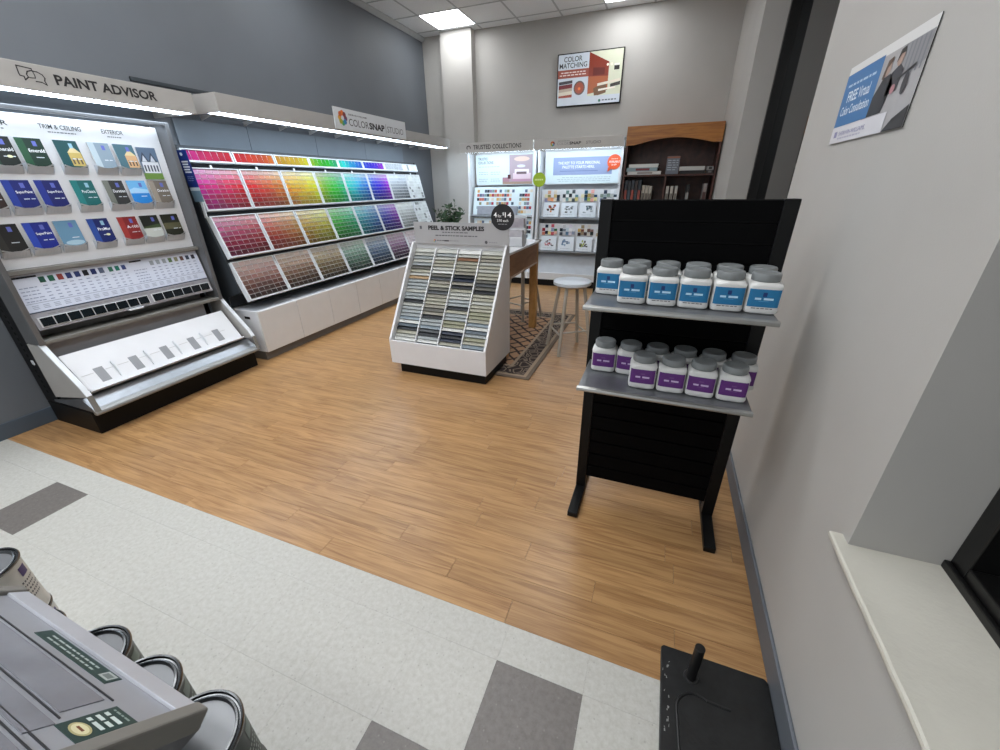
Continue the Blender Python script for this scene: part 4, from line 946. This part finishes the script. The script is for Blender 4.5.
B().box(xm-0.012, xm+0.012, byf+0.006, byb-0.015, 0.08, sz-0.022).build('divider', M_BOOKD, bc)
def book(x0, x1, y0, y1, z0, z1, c, label, spine='z', band=None):
    t = thing('book', label, 'book', ((x0+x1)/2, (y0+y1)/2, z0), 'books in the bookcase')
    e = 0.004
    if spine == 'z':   # upright: spine faces the room
        B().color('cfc8ba').box(x0+e, x1-e, y0+e, y1-e, z0+e, z1-e).build('pages', PRINT, t)
        b = B().color(c); b.box(x0, x0+e, y0, y1, z0, z1).box(x1-e, x1, y0, y1, z0, z1).box(x0+e, x1-e, y0, y0+e, z0, z1); b.build('cover', PRINT, t, bev=0.001)
        if band:
            b = B().color(band); b.box(x0+0.004, x1-0.004, y0-0.001, y0, z0+(z1-z0)*0.15, z0+(z1-z0)*0.6); b.build('spine_print', PRINT, t)
    else:              # lying flat, spine to the room
        B().color('d8d4cc').box(x0+e, x1-e, y0+e, y1-e, z0+e, z1-e).build('pages', PRINT, t)
        b = B().color(c); b.box(x0, x1, y0, y1, z0, z0+e).box(x0, x1, y0, y1, z1-e, z1).box(x0, x1, y0, y0+e, z0+e, z1-e); b.build('cover', PRINT, t, bev=0.001)
        if band:
            b = B().color(band); b.box(x0+(x1-x0)*0.3, x0+(x1-x0)*0.75, y0-0.001, y0, z0+(z1-z0)*0.2, z1-(z1-z0)*0.2); b.build('spine_print', PRINT, t)
z = sz+0.0005
book(-0.585, -0.145, byf+0.03, byf+0.33, z, z+0.042, 'd8d8d4', 'white book at the bottom of the flat stack on the top bookcase shelf', 'f', '9a9490')
book(-0.600, -0.195, byf+0.02, byf+0.32, z+0.0425, z+0.088, '8aa0a8', 'pale teal and red book in the middle of the flat stack', 'f', '7a3038')
book(-0.575, -0.19, byf+0.04, byf+0.34, z+0.0885, z+0.132, 'dcdcd8', 'white book on top of the flat stack on the top bookcase shelf', 'f')
bxo = thing('display_box', 'grey upright box with printed front on the top bookcase shelf', 'box', (-0.015, byf+0.08, z), None)
B().box(-0.085, 0.075, byf+0.03, byf+0.15, z, z+0.215).build('carton', mat('grey_carton', '6c727c', 0.45, var=0.1), bxo, bev=0.002)
f = Fr((-0.085, byf+0.03, z), (1, 0, 0), (0, 0, 1)); b = B(); f.rect(b, 0.0, 0.16, 0.19, 0.212, '8a5a48', 0.001)
for k in range(5): f.lines(b, 0.015, 0.145, 0.165-0.028*k, 0.010, 'aab4be', 0.001, seg=0.05)
b.build('front_print', PRINT, bxo)
book(0.10, 0.405, byf+0.04, byf+0.30, z, z+0.04, '151515', 'black book lying under the white one on the top bookcase shelf', 'f')
book(0.085, 0.395, byf+0.03, byf+0.29, z+0.0405, z+0.088, 'c4c4c0', 'white book lying right of the grey box', 'f')
book(0.415, 0.51, byf+0.05, byf+0.30, z, z+0.04, '201a1a', 'short black book at the right end of the top shelf', 'f', '6a6a68')
book(0.420, 0.505, byf+0.05, byf+0.30, z+0.0405, z+0.085, '8c8a88', 'short grey book at the right end of the top shelf', 'f', '2a2a2a')
z = 1.2505
cols = [('1d2530', '8a3a30'), ('20262c', '3c4a56'), ('232a34', '9a4438'), ('2a1f1e', '303a44'), ('1e2a34', '8f4238')]
for k, (c, bd_) in enumerate(cols):
    book(-0.605+0.046*k, -0.605+0.046*k+0.042, byf+0.04, byf+0.30, z, z+0.315-0.008*(k % 2), c, 'dark upright book, %s from the left under the top bookcase shelf' % ordinal(k), 'z', bd_)
for k in range(3): book(-0.365+0.046*k, -0.365+0.046*k+0.042, byf+0.04, byf+0.29, z, z+0.25-0.006*k, 'a8a296', 'cream upright book, %s of three beside the dark books' % ordinal(k), 'z', '5a544c')
for k in range(3): book(-0.045+0.056*k, -0.045+0.056*k+0.036, byf+0.04, byf+0.28, z, z+0.235, 'b4b0a8', 'slim white upright book, %s right of the bookcase divider' % ordinal(k), 'z', '6a6660')
book(0.21, 0.255, byf+0.04, byf+0.28, z, z+0.25, '17181a', 'black upright book with white top, standing alone', 'z', '8a8a88')
book(0.42, 0.468, byf+0.04, byf+0.28, z, z+0.26, '8a8480', 'grey upright book at the far right under the top shelf', 'z', '4a2a28')

# ================================================================== SCREEN ON BACK WALL
sx0, sx1, sz0, sz1 = -1.765, -0.835, 2.565, 3.205
SY = YB-0.05
tv = thing('wall_screen', 'black edged wall screen reading color matching', 'screen', ((sx0+sx1)/2, YB-0.02, sz0))
B().box(sx0, sx1, SY, YB-0.001, sz0, sz1).build('screen_body', M_BLACK, tv, bev=0.004)
f = Fr((sx0+0.014, SY, sz0+0.014), (1, 0, 0), (0, 0, 1)); W, H = sx1-sx0-0.028, sz1-sz0-0.028
b = B(); k = 0.0006
f.rect(b, 0, W, 0, H, 'c3ccd6', k)
f.rect(b, 0, 0.49*W, 0.545*H, 0.705*H, '8f4a3e', 2*k)
text(b, f, 'COLOR', 0.09*W, 0.38*W, 0.855*H, 0.955*H, '33363b', 3*k, bold=0.012); text(b, f, 'MATCHING', 0.02*W, 0.46*W, 0.735*H, 0.835*H, '33363b', 3*k, bold=0.012)
rt = random.Random(8)
f.lines(b, 0.05*W, 0.44*W, 0.652*H, 0.02*H, 'e0cfc8', 3*k, seg=0.05, rnd=rt); f.lines(b, 0.03*W, 0.45*W, 0.602*H, 0.02*H, 'e0cfc8', 3*k, seg=0.05, rnd=rt)
for (z0, z1, c) in ((0.44, 0.50, '3c3a40'), (0.35, 0.43, '6a1c24'), (0.29, 0.35, 'b0a090'), (0.22, 0.29, 'd0c8b8'), (0.14, 0.22, '8f3a28'), (0.10, 0.14, 'c0a890')): f.poly(b, [(0.02*W, (z0-0.02)*H), (0.24*W, z0*H), (0.24*W, z1*H), (0.02*W, (z1-0.02)*H)], c, 3*k)
f.disc(b, 0.355*W, 0.335*H, 0.09*W, '5a4a44', 3*k, ry=0.14*H); f.disc(b, 0.355*W, 0.335*H, 0.07*W, '9a4a34', 4*k, ry=0.11*H); f.disc(b, 0.355*W, 0.32*H, 0.022*W, 'e0763a', 5*k, ry=0.03*H)
# printed interior: red wall, pale ceiling and window, table and chairs
f.rect(b, 0.49*W, W, 0.16*H, H, 'c9cdb8', 2*k); f.poly(b, [(0.49*W, 0.2*H), (0.80*W, 0.28*H), (0.80*W, 0.78*H), (0.49*W, H)], '7d3020', 3*k); f.poly(b, [(0.49*W, 0.2*H), (0.8*W, 0.25*H), (0.8*W, 0.52*H), (0.49*W, 0.54*H)], 'a0542e', 4*k)
f.poly(b, [(0.56*W, 0.55*H), (0.74*W, 0.55*H), (0.74*W, 0.68*H), (0.56*W, 0.70*H)], '5e2018', 5*k)
f.poly(b, [(0.6*W, 0.14*H), (0.78*W, 0.2*H), (0.78*W, 0.42*H), (0.58*W, 0.30*H)], '6a4a2c', 5*k); f.poly(b, [(0.64*W, 0.34*H), (0.98*W, 0.40*H), (0.98*W, 0.45*H), (0.64*W, 0.39*H)], 'd8d0c0', 6*k); f.poly(b, [(0.66*W, 0.24*H), (0.92*W, 0.28*H), (0.92*W, 0.31*H), (0.66*W, 0.28*H)], 'e6e0d4', 6*k)
f.poly(b, [(0.84*W, 0.30*H), (0.99*W, 0.33*H), (0.99*W, 0.40*H), (0.84*W, 0.36*H)], '2e2a26', 7*k); f.rect(b, 0.88*W, 0.96*W, 0.62*H, 0.70*H, '24211f', 6*k); f.rect(b, 0.88*W, 0.96*W, 0.70*H, 0.74*H, 'd8d8d0', 6*k)
for a in (0.78, 0.84): f.disc(b, a*W, 0.73*H, 0.018*W, 'f2e6d0', 7*k, 10)
f.rect(b, 0.0, W, 0.0, 0.16*H, 'c3ccd6', 8*k); f.disc(b, 0.69*W, 0.055*H, 0.02*W, '2e6a5a', 9*k, 10); f.lines(b, 0.73*W, 0.95*W, 0.06*H, 0.025*H, '55606a', 9*k, seg=0.05, rnd=rt)
b.build('picture', SCREEN, tv)

# ================================================================== POSTER ON RIGHT WALL
ya, yb_, za, zb_ = 2.112, 1.538, 1.648, 1.886
po = thing('wall_poster', 'blue and white consultation poster fixed flat to the right wall', 'poster', (XR, (ya+yb_)/2, za))
f = Fr((XR-0.004, ya, za), (0, -1, 0), (0, 0, 1)); W, H = ya-yb_, zb_-za
b = B().color('d9d9d8')
n = 12   # right edge curls slightly away from the wall
def cur(a): return 0.0
for i in range(n):
    a0, a1 = W*i/n, W*(i+1)/n
    b.poly([f.p(a0, 0, cur(a0)), f.p(a1, 0, cur(a1)), f.p(a1, H, cur(a1)), f.p(a0, H, cur(a0))])
    b.poly([f.p(a0, H, cur(a0)-0.002), f.p(a1, H, cur(a1)-0.002), f.p(a1, 0, cur(a1)-0.002), f.p(a0, 0, cur(a0)-0.002)])
b.color('3a3a3a'); b.poly([f.p(W, 0, cur(W)), f.p(W, 0, cur(W)-0.002), f.p(W, H, cur(W)-0.002), f.p(W, H, cur(W))])
sheet = b.build('sheet', PRINT, po)
class CurF(Fr):
    def p(s, a, b, n=0.0): return s.o + s.u*a + s.v*b + s.n*(n+cur(a))
f = CurF((XR-0.004, ya, za), (0, -1, 0), (0, 0, 1)); k = 0.0005
b = B()
f.rect(b, 0.0, 0.52*W, 0.225*H, 0.90*H, '3d74ab', 2*k)
f.lines(b, 0.06*W, 0.47*W, 0.745*H, 0.03*H, 'b9d0e6', 3*k, seg=0.03, rnd=rt)
text(b, f, 'FREE', 0.10*W, 0.255*W, 0.530*H, 0.665*H, 'e2edf8', 3*k, bold=0.02); text(b, f, 'Virtual', 0.275*W, 0.435*W, 0.530*H, 0.665*H, 'e2edf8', 3*k, bold=0.01)
text(b, f, 'Color Consultation', 0.05*W, 0.48*W, 0.365*H, 0.485*H, 'e2edf8', 3*k, bold=0.01)
f.rect(b, 0.44*W, W, 0.0, 0.88*H, 'a9a8aa', k)
f.poly(b, [(0.78*W, 0.5*H), (W, 0.62*H), (W, 0.88*H), (0.72*W, 0.88*H)], '8f9094', 2*k)
for q in range(5): f.rect(b, (0.80+0.04*q)*W, (0.815+0.04*q)*W, 0.55*H, 0.87*H, '7d7e84', 3*k)
fp2 = CurF((XR-0.004, ya-0.07*W, za), (0, -1, 0), (0, 0, 1))
# two seated people in dark clothes looking at a tablet, as printed shapes
fp2.poly(b, [(0.44*W, 0.225*H), (0.62*W, 0.23*H), (0.66*W, 0.50*H), (0.60*W, 0.64*H), (0.52*W, 0.62*H), (0.45*W, 0.45*H)], '2b2c31', 3*k)
fp2.poly(b, [(0.60*W, 0.40*H), (0.72*W, 0.42*H), (0.74*W, 0.62*H), (0.68*W, 0.70*H), (0.61*W, 0.64*H)], '3b3c42', 3*k)
fp2.disc(b, 0.545*W, 0.71*H, 0.035*W, 'b39a8c', 4*k, 14, ry=0.085*H); fp2.disc(b, 0.665*W, 0.76*H, 0.033*W, 'a88e80', 4*k, 14, ry=0.08*H)
fp2.poly(b, [(0.50*W, 0.62*H), (0.525*W, 0.80*H), (0.58*W, 0.82*H), (0.58*W, 0.77*H), (0.54*W, 0.72*H), (0.53*W, 0.60*H)], '5a4636', 5*k); fp2.poly(b, [(0.63*W, 0.72*H), (0.645*W, 0.85*H), (0.69*W, 0.86*H), (0.70*W, 0.80*H), (0.66*W, 0.80*H)], '26221f', 5*k)
fp2.poly(b, [(0.70*W, 0.52*H), (0.86*W, 0.60*H), (0.86*W, 0.63*H), (0.70*W, 0.55*H)], '26262a', 5*k); fp2.disc(b, 0.80*W, 0.46*H, 0.028*W, '3c3c40', 5*k, 14, ry=0.11*H); fp2.disc(b, 0.68*W, 0.45*H, 0.025*W, 'b8868c', 5*k, 10, ry=0.05*H)
f.rect(b, 0, 0.78*W, 0.0, 0.215*H, 'd5d5da', 4*k); f.poly(b, [(0.78*W, 0), (W, 0), (W, 0.22*H), (0.86*W, 0.12*H)], '2c2b2c', 4*k)
text(b, f, 'SHERWIN-WILLIAMS.', 0.14*W, 0.55*W, 0.09*H, 0.145*H, '6a6aa0', 5*k); f.rect(b, 0.06*W, 0.11*W, 0.075*H, 0.155*H, '8a8ab0', 5*k); f.lines(b, 0.14*W, 0.5*W, 0.055*H, 0.02*H, 'b0b0c4', 5*k, seg=0.02, rnd=rt)
b.build('print', PRINT, sheet)

# ================================================================== BLACK SLATWALL RACK WITH JARS
kx0, kx1, ky = -0.250, 0.428, 1.76
rk = thing('slatwall_rack', 'freestanding black slatwall rack with two steel shelves of jars', 'rack', ((kx0+kx1)/2, ky, 0))
for xx in (kx0, kx1-0.05):
    B().box(xx, xx+0.05, ky, ky+0.05, 0.03, 1.468).build('upright', M_BLACKM, rk, bev=0.003)
    B().box(xx, xx+0.05, ky-0.215, ky+0.22, 0.001, 0.03).build('foot', M_BLACKM, rk, bev=0.004)
B().box(kx0+0.05, kx1-0.05, ky+0.022, ky+0.034, 0.10, 1.466).build('back_panel', M_BLACK, rk)
ns = 18; hs = (1.466-0.10)/ns
for i in range(ns):
    z = 0.10+hs*i
    B().box(kx0+0.0505, kx1-0.0505, ky+0.006, ky+0.0215, z+0.004, z+hs-0.004).build('slat', mat('black_slat', '070708', 0.65, var=0.1, spec=0.05), rk)
for nm, z in (('upper', 1.118), ('lower', 0.782)):
    b = B(); b.box(kx0+0.016, kx1-0.04, ky-0.29, ky+0.004, z-0.014, z)
    so = b.build('shelf', M_STEEL, rk, bev=0.0015)
    B().prism([(ky-0.302, z-0.018), (ky-0.304, z-0.012), (ky-0.302, z-0.004), (ky-0.29, z+0.0005), (ky-0.29, z-0.018)], 'x', kx0+0.012, kx1-0.036).build('shelf_lip', mat('bright_shelf_lip', 'a9a9a6', 0.3, 0.8, var=0.03), so, bev=0.001)
    for xx in (kx0+0.03, kx1-0.06):
        B().prism([(ky-0.24, z-0.014), (ky, z-0.014), (ky, z-0.09)], 'x', xx, xx+0.004).build('shelf_bracket', M_BLACKM, so)
def jar_mesh():
    """rounded square plastic jar: body rings from superellipse to circle"""
    n = 40
    def ring(hw, e, z):
        o = []
        for i in range(n):
            t = 2*math.pi*i/n; c, s = math.cos(t), math.sin(t)
            r = hw/((abs(c)**e+abs(s)**e)**(1/e)); o.append((r*c, r*s, z))
        return o
    body = B(); pr = [(0.044, 5, 0.0), (0.0495, 6, 0.004), (0.0515, 6, 0.012), (0.0505, 6, 0.020), (0.0505, 6, 0.082), (0.0515, 6, 0.090), (0.0500, 5, 0.097), (0.045, 3, 0.103), (0.0395, 2, 0.1045), (0.0395, 2, 0.108)]
    rings = [ring(*p) for p in pr]; vs = [v for r_ in rings for v in r_]; fs = [tuple(reversed(range(n)))]
    for k in range(len(pr)-1):
        for i in range(n): j = (i+1) % n; fs.append((k*n+i, k*n+j, (k+1)*n+j, (k+1)*n+i))
    fs.append(tuple(range((len(pr)-1)*n, len(pr)*n)))
    body.mesh(vs, fs)
    lab = B(); r0 = ring(0.0512, 6, 0.025); r1 = ring(0.0512, 6, 0.084)
    idx = [i for i in range(n) if 0.66 < abs(math.sin(2*math.pi*i/n)) and math.sin(2*math.pi*i/n) < 0]
    for i in idx[:-1]:
        lab.poly([r0[i], r0[(i+1) % n], r1[(i+1) % n], r1[i]])
    lid = B().lathe([(0.0, 0.1055), (0.0425, 0.1055), (0.0435, 0.108), (0.0435, 0.126), (0.041, 0.1305), (0.036, 0.132), (0.034, 0.131), (0, 0.131)], (0, 0, 0), 36)
    return body, lab, lid
M_JAR = mat('white_jar_plastic', 'd6d6d4', 0.35, var=0.02); M_LID = mat('grey_lid_plastic', '7b7f80', 0.4, var=0.03)
def to_mesh(bm, name, m_, smooth=True):
    me = bpy.data.meshes.new(name); me.from_pydata([tuple(v) for v in bm.v], [], bm.f); me.materials.append(m_)
    ca = me.color_attributes.new('Col', 'FLOAT_COLOR', 'CORNER'); arr = []
    for p, c in zip(me.polygons, bm.c): arr += list(c)*p.loop_total
    ca.data.foreach_set('color', arr)
    if smooth:
        me.polygons.foreach_set('use_smooth', [True]*len(me.polygons))
        try: me.set_sharp_from_angle(angle=math.radians(40))
        except Exception: pass
    return me
jb, jl, jd = jar_mesh()
JB, JD = to_mesh(jb, 'jar_body', M_JAR), to_mesh(jd, 'lid', M_LID)
def label_mesh(c, name, kind):
    lb = B(); lb.color(c)
    lb.mesh(jl.v, jl.f)
    f = Fr((0, -0.0510, 0), (1, 0, 0), (0, 0, 1)); rq = random.Random(1)
    if kind == 'blue':
        f.rect(lb, -0.006, 0.006, 0.060, 0.074, '14306a', 0.0004); f.lines(lb, -0.027, 0.027, 0.0525, 0.007, 'b4d8ee', 0.0004, seg=0.03, rnd=rq); f.rect(lb, -0.015, 0.015, 0.044, 0.0455, '5a9cc8', 0.0004)
        f.lines(lb, -0.032, 0.030, 0.0205, 0.003, '6a6c70', 0.0006, seg=0.012, rnd=rq)
    else:
        f.lines(lb, -0.026, 0.026, 0.052, 0.007, 'c8b4d4', 0.0004, seg=0.03, rnd=rq); f.rect(lb, -0.012, 0.012, 0.043, 0.0445, '7a5090', 0.0004); f.rect(lb, -0.008, 0.008, 0.063, 0.068, '6a4080', 0.0004)
    return to_mesh(lb, name, PRINT, False)
JBL, JPU = label_mesh('196f9f', 'blue_label', 'blue'), label_mesh('5a2472', 'purple_label', 'purple')
def jar(x, y, z, lm, label, grp, rot=0):
    t = thing('paint_jar', label, 'jar', (x, y, z+0.0005), grp); t.rotation_euler.z = rot
    for nm, me in (('jar_body', JB), ('lid', JD), ('front_label', lm)):
        o = bpy.data.objects.new(nm, me); COL.objects.link(o); o.parent = t
rj = random.Random(14)
for i in range(6): jar(-0.173+0.1055*i, ky-0.065, 1.118, JBL, 'blue label white jar in back row of upper shelf, %s from the left' % ordinal(i), 'blue label jars on the upper shelf', rj.uniform(-0.06, 0.06))
for i in range(5): jar(-0.077+0.1055*i, ky-0.180, 1.118, JBL, 'blue label white jar in front row of upper shelf, %s from the left' % ordinal(i), 'blue label jars on the upper shelf', rj.uniform(-0.05, 0.05))
for i in range(6): jar(-0.163+0.1060*i, ky-0.075, 0.782, JPU, 'purple label white jar in back row of lower shelf, %s from the left' % ordinal(i), 'purple label jars on the lower shelf', rj.uniform(-0.06, 0.06))
for i in range(4): jar(0.004+0.1065*i, ky-0.190, 0.782, JPU, 'purple label white jar in front row of lower shelf, %s from the left' % ordinal(i), 'purple label jars on the lower shelf', rj.uniform(-0.06, 0.06))

# ================================================================== BLACK FLOOR PLATE WITH POST
fp = thing('stand_base', 'scuffed black metal floor plate with short post beside the baseboard', 'stand base', (0.375, 0.85, 0))
M_PLATE = mat('scuffed_black_plate', '131415', 0.42, var=0.5, scale=30, bump=0.3, bscale=40)
B().prism([(0.207, 0.70), (0.207, 1.028), (0.215, 1.036), (0.530, 1.036), (0.5405, 1.025), (0.5405, 0.70)], 'z', 0.001, 0.016).build('plate', M_PLATE, fp, bev=0.003)
B().tube((0.302, 0.955, 0.016), (0.302, 0.955, 0.176), 0.0155, 20).build('post', mat('black_tube', '0a0a0a', 0.4), fp, smooth=True, bev=0.001)
B().lathe([(0.0165, 0.016), (0.024, 0.016), (0.022, 0.020), (0.0165, 0.020)], (0.302, 0.955, 0), 24).build('weld_collar', mat('dark_steel_collar', '3a3a3b', 0.4, 0.6), fp, smooth=True)
pts = [(0.415, 0.895)]; pts += [(0.315+0.06*math.cos(a), 0.845+0.06*math.sin(a)) for a in [math.radians(q) for q in range(60, 200, 14)]]; pts += [(0.262, 0.72)]
B().path([(x, y, 0.0165) for x, y in pts], 0.0045, 8).build('raised_bead', M_PLATE, fp)
b = B(); rsx = random.Random(3)
for k in range(16):
    x, y = rsx.uniform(0.212, 0.235), rsx.uniform(0.76, 0.98); b.color('8a8a88'); b.poly([(x, y, 0.0163), (x+rsx.uniform(0.001, 0.005), y, 0.0163), (x+rsx.uniform(0.001, 0.006), y+rsx.uniform(0.002, 0.012), 0.0163), (x, y+rsx.uniform(0.002, 0.008), 0.0163)])
b.build('scratches', PRINT, fp, kind='stuff')

# ================================================================== SLOPED RETAIL DISPLAY AND CANS (near left)
ANG = math.radians(47.4)
sd = thing('sloped_counter', 'grey sloped counter display with green stickers in the near left corner', 'counter', (-0.622, 0.1665, 0.0))
sd.rotation_euler.z = math.radians(-1.4)
def LB(bm, name, material, parent=sd, **kw):
    """geometry given in the counter's own coordinates"""
    off = wpos(parent); bm.v = [tuple(Vector(v)+off) for v in bm.v]; return bm.build(name, material, parent, **kw)
f = Fr((0, 0, 0.70), (1, 0, 0), (0, -math.cos(ANG), math.sin(ANG)))   # u = +x, v = up the slope; normal faces up and away
# normal of (x, slope) points (0,-,-)? keep it upward
up = Vector((0, math.sin(ANG), math.cos(ANG)))
class SF(Fr):
    def __init__(s, o): s.o = Vector(o); s.u = Vector((-1, 0, 0)); s.v = Vector((0, -math.cos(ANG), math.sin(ANG))); s.n = up
q = SF((0, 0, 0.70))
W = 0.64; LS = 0.42
b = B(); q.slab(b, 0.03, W-0.03, 0, LS, -0.012, -0.004); LB(b, 'sloped_panel', mat('grey_sloped_metal', '9b9da3', 0.42, 0.25, var=0.06))
for nm, a in (('r', 0.0), ('l', W-0.03)):
    b = B(); q.slab(b, a, a+0.03, -0.002, LS, -0.030, 0.006); LB(b, 'end_rail', M_TAUPE, bev=0.004)
b = B(); q.slab(b, 0.03, W-0.03, 0.0, 0.034, -0.004, 0.002); LB(b, 'front_strip', mat('bright_strip', 'b9bbc2', 0.4, 0.2), bev=0.001)
M_FILM = mat('crinkled_clear_film', '8d8f97', 0.22, 0.3, var=0.12, scale=9, bump=0.8, bscale=9)
for (s0, s1, a0, a1) in ((0.092, 0.152, 0.125, 0.55), (0.168, 0.205, 0.10, 0.55), (0.22, 0.30, 0.06, 0.55)):
    b = B(); q.slab(b, a0, a1, s0, s1, -0.004, -0.0025); LB(b, 'film_window', M_FILM)
for (s, a0, a1) in ((0.084, 0.115, 0.60), (0.158, 0.11, 0.60), (0.198, 0.045, 0.22), (0.212, 0.05, 0.60)):
    b = B(); q.slab(b, a0, a1, s-0.0010, s+0.0010, -0.004, -0.0022); LB(b, 'slot_edge', mat('dark_slot', '23252a', 0.5))
b = B(); q.slab(b, 0.172, 0.408, 0.040, 0.068, -0.004, -0.0030)
st1 = LB(b, 'sticker_strip', mat('dark_green_sticker', '1f3a37', 0.45, var=0.03))
rq = random.Random(4)
class Flip:
    """readable from the far side of the counter: right = local +x reversed, up = up the slope"""
b = B()
for s in (0.060, 0.050): q.lines(b, 0.225, 0.385, s, 0.0035, 'a9b6b2', -0.0026, seg=0.016, rnd=rq)
q.rect(b, 0.178, 0.205, 0.043, 0.062, 'a9b0ae', -0.0026); q.rect(b, 0.182, 0.201, 0.047, 0.058, '6c7674', -0.0024)
LB(b, 'sticker_print', PRINT, st1)
b = B(); q.slab(b, 0.040, 0.098, 0.088, 0.170, -0.004, -0.0030); st2 = LB(b, 'sticker', MATS['dark_green_sticker'])
b = B(); q.disc(b, 0.069, 0.152, 0.020, 'b3ab7c', -0.0026, 20, ry=0.012); q.disc(b, 0.069, 0.152, 0.016, 'd6d0a8', -0.0024, 20, ry=0.009); q.rect(b, 0.061, 0.077, 0.150, 0.154, '7a4a30', -0.0022)
for k in range(3): q.lines(b, 0.050, 0.090, 0.132-0.012*k, 0.006, 'c8d4d0', -0.0026, seg=0.022, rnd=rq)
q.lines(b, 0.05, 0.09, 0.096, 0.003, '8fa09a', -0.0026, seg=0.01, rnd=rq)
LB(b, 'sticker_print', PRINT, st2)
b = B(); b.prism([(-0.012, 0.668), (-0.27, 0.95), (-0.32, 0.95), (-0.32, 0.0012), (-0.16, 0.0012), (-0.16, 0.662)], 'x', -W+0.012, -0.012)
LB(b, 'body', mat('grey_counter_body', '6f7074', 0.5))
b = B(); b.box(-0.62, -0.03, -0.155, 0.03, 0.0012, 0.05); LB(b, 'base_deck', M_BLACK)
# gallon cans standing three high in front of the counter
def can_meshes():
    body = B().lathe([(0.0, 0.0), (0.081, 0.0), (0.083, 0.003), (0.081, 0.007), (0.0805, 0.180)], (0, 0, 0), 44)
    rim = B().lathe([(0.0805, 0.180), (0.0838, 0.183), (0.0845, 0.188), (0.0825, 0.1915), (0.0795, 0.1905), (0.0780, 0.185), (0.0755, 0.1845), (0.0740, 0.1885), (0.0710, 0.1895), (0.0690, 0.186), (0.0680, 0.182)], (0, 0, 0), 44)
    lid = B().lathe([(0.0680, 0.182), (0.0, 0.1815)], (0, 0, 0), 44)
    return body, rim, lid
cb, cr, cl = can_meshes()
M_CAND = mat('dark_green_can_label', '22302b', 0.35, 0.1, var=0.25, scale=14); M_CANW = mat('white_can_label', 'c6c4bd', 0.4, var=0.1, scale=20)
M_TIN = mat('tin_rim', '6e7072', 0.25, 0.95, var=0.03); M_LIDM = mat('grey_can_lid', '85878a', 0.4, 0.55, var=0.05)
CBD, CBW = to_mesh(cb, 'can_body', M_CAND), to_mesh(cb, 'can_body', M_CANW)
CR, CL = to_mesh(cr, 'rim', M_TIN), to_mesh(cl, 'can_lid', M_LIDM)
pos = ['nearest the counter corner', 'second from the counter corner', 'third from the counter corner', 'fourth from the counter corner', 'standing apart at the left edge']
tier = ['bottom', 'middle', 'top']
for k in range(5):
    white = k == 4
    x = [-0.662, -0.840, -1.013, -1.200, -1.640][k]; y = [0.139, 0.142, 0.145, 0.116, 0.190][k]
    for j in range(3):
        z = 0.0515+j*0.1925
        if k == 3: z -= 0.0
        t = thing('paint_can', '%s gallon paint can, %s of its stack, %s' % ('white label' if white else 'dark green', tier[j], pos[k]), 'paint can', (x, y, z if not white else z-0.05), 'stacked paint cans by the counter')
        t.rotation_euler.z = 0.4*k+j
        for nm, me in (('can_body', CBW if white else CBD), ('rim', CR), ('can_lid', CL)):
            o = bpy.data.objects.new(nm, me); COL.objects.link(o); o.parent = t
        g = B(); g.color('3a2f6a' if white else '6f7f78'); n = 6
        for i in range(n):
            a0 = 0.7+0.35*i/n-0.4*k-j; a1 = 0.7+0.35*(i+1)/n-0.4*k-j; R = 0.0812
            g.poly([(R*math.cos(a0), R*math.sin(a0), 0.135), (R*math.cos(a1), R*math.sin(a1), 0.135), (R*math.cos(a1), R*math.sin(a1), 0.165), (R*math.cos(a0), R*math.sin(a0), 0.165)])
        g.color('55555a' if white else '8a948c')
        for m_ in range(5):
            zz = 0.06+0.014*m_
            a0, a1 = 0.55-0.4*k-j, 0.55+0.5+0.1*(m_ % 3)-0.4*k-j
            for i in range(n):
                b0, b1 = a0+(a1-a0)*i/n, a0+(a1-a0)*(i+0.6)/n; g.poly([(R*math.cos(b0), R*math.sin(b0), zz), (R*math.cos(b1), R*math.sin(b1), zz), (R*math.cos(b1), R*math.sin(b1), zz+0.006), (R*math.cos(b0), R*math.sin(b0), zz+0.006)])
        me = to_mesh(g, 'label_print', PRINT, False); o = bpy.data.objects.new('label_print', me); COL.objects.link(o); o.parent = t
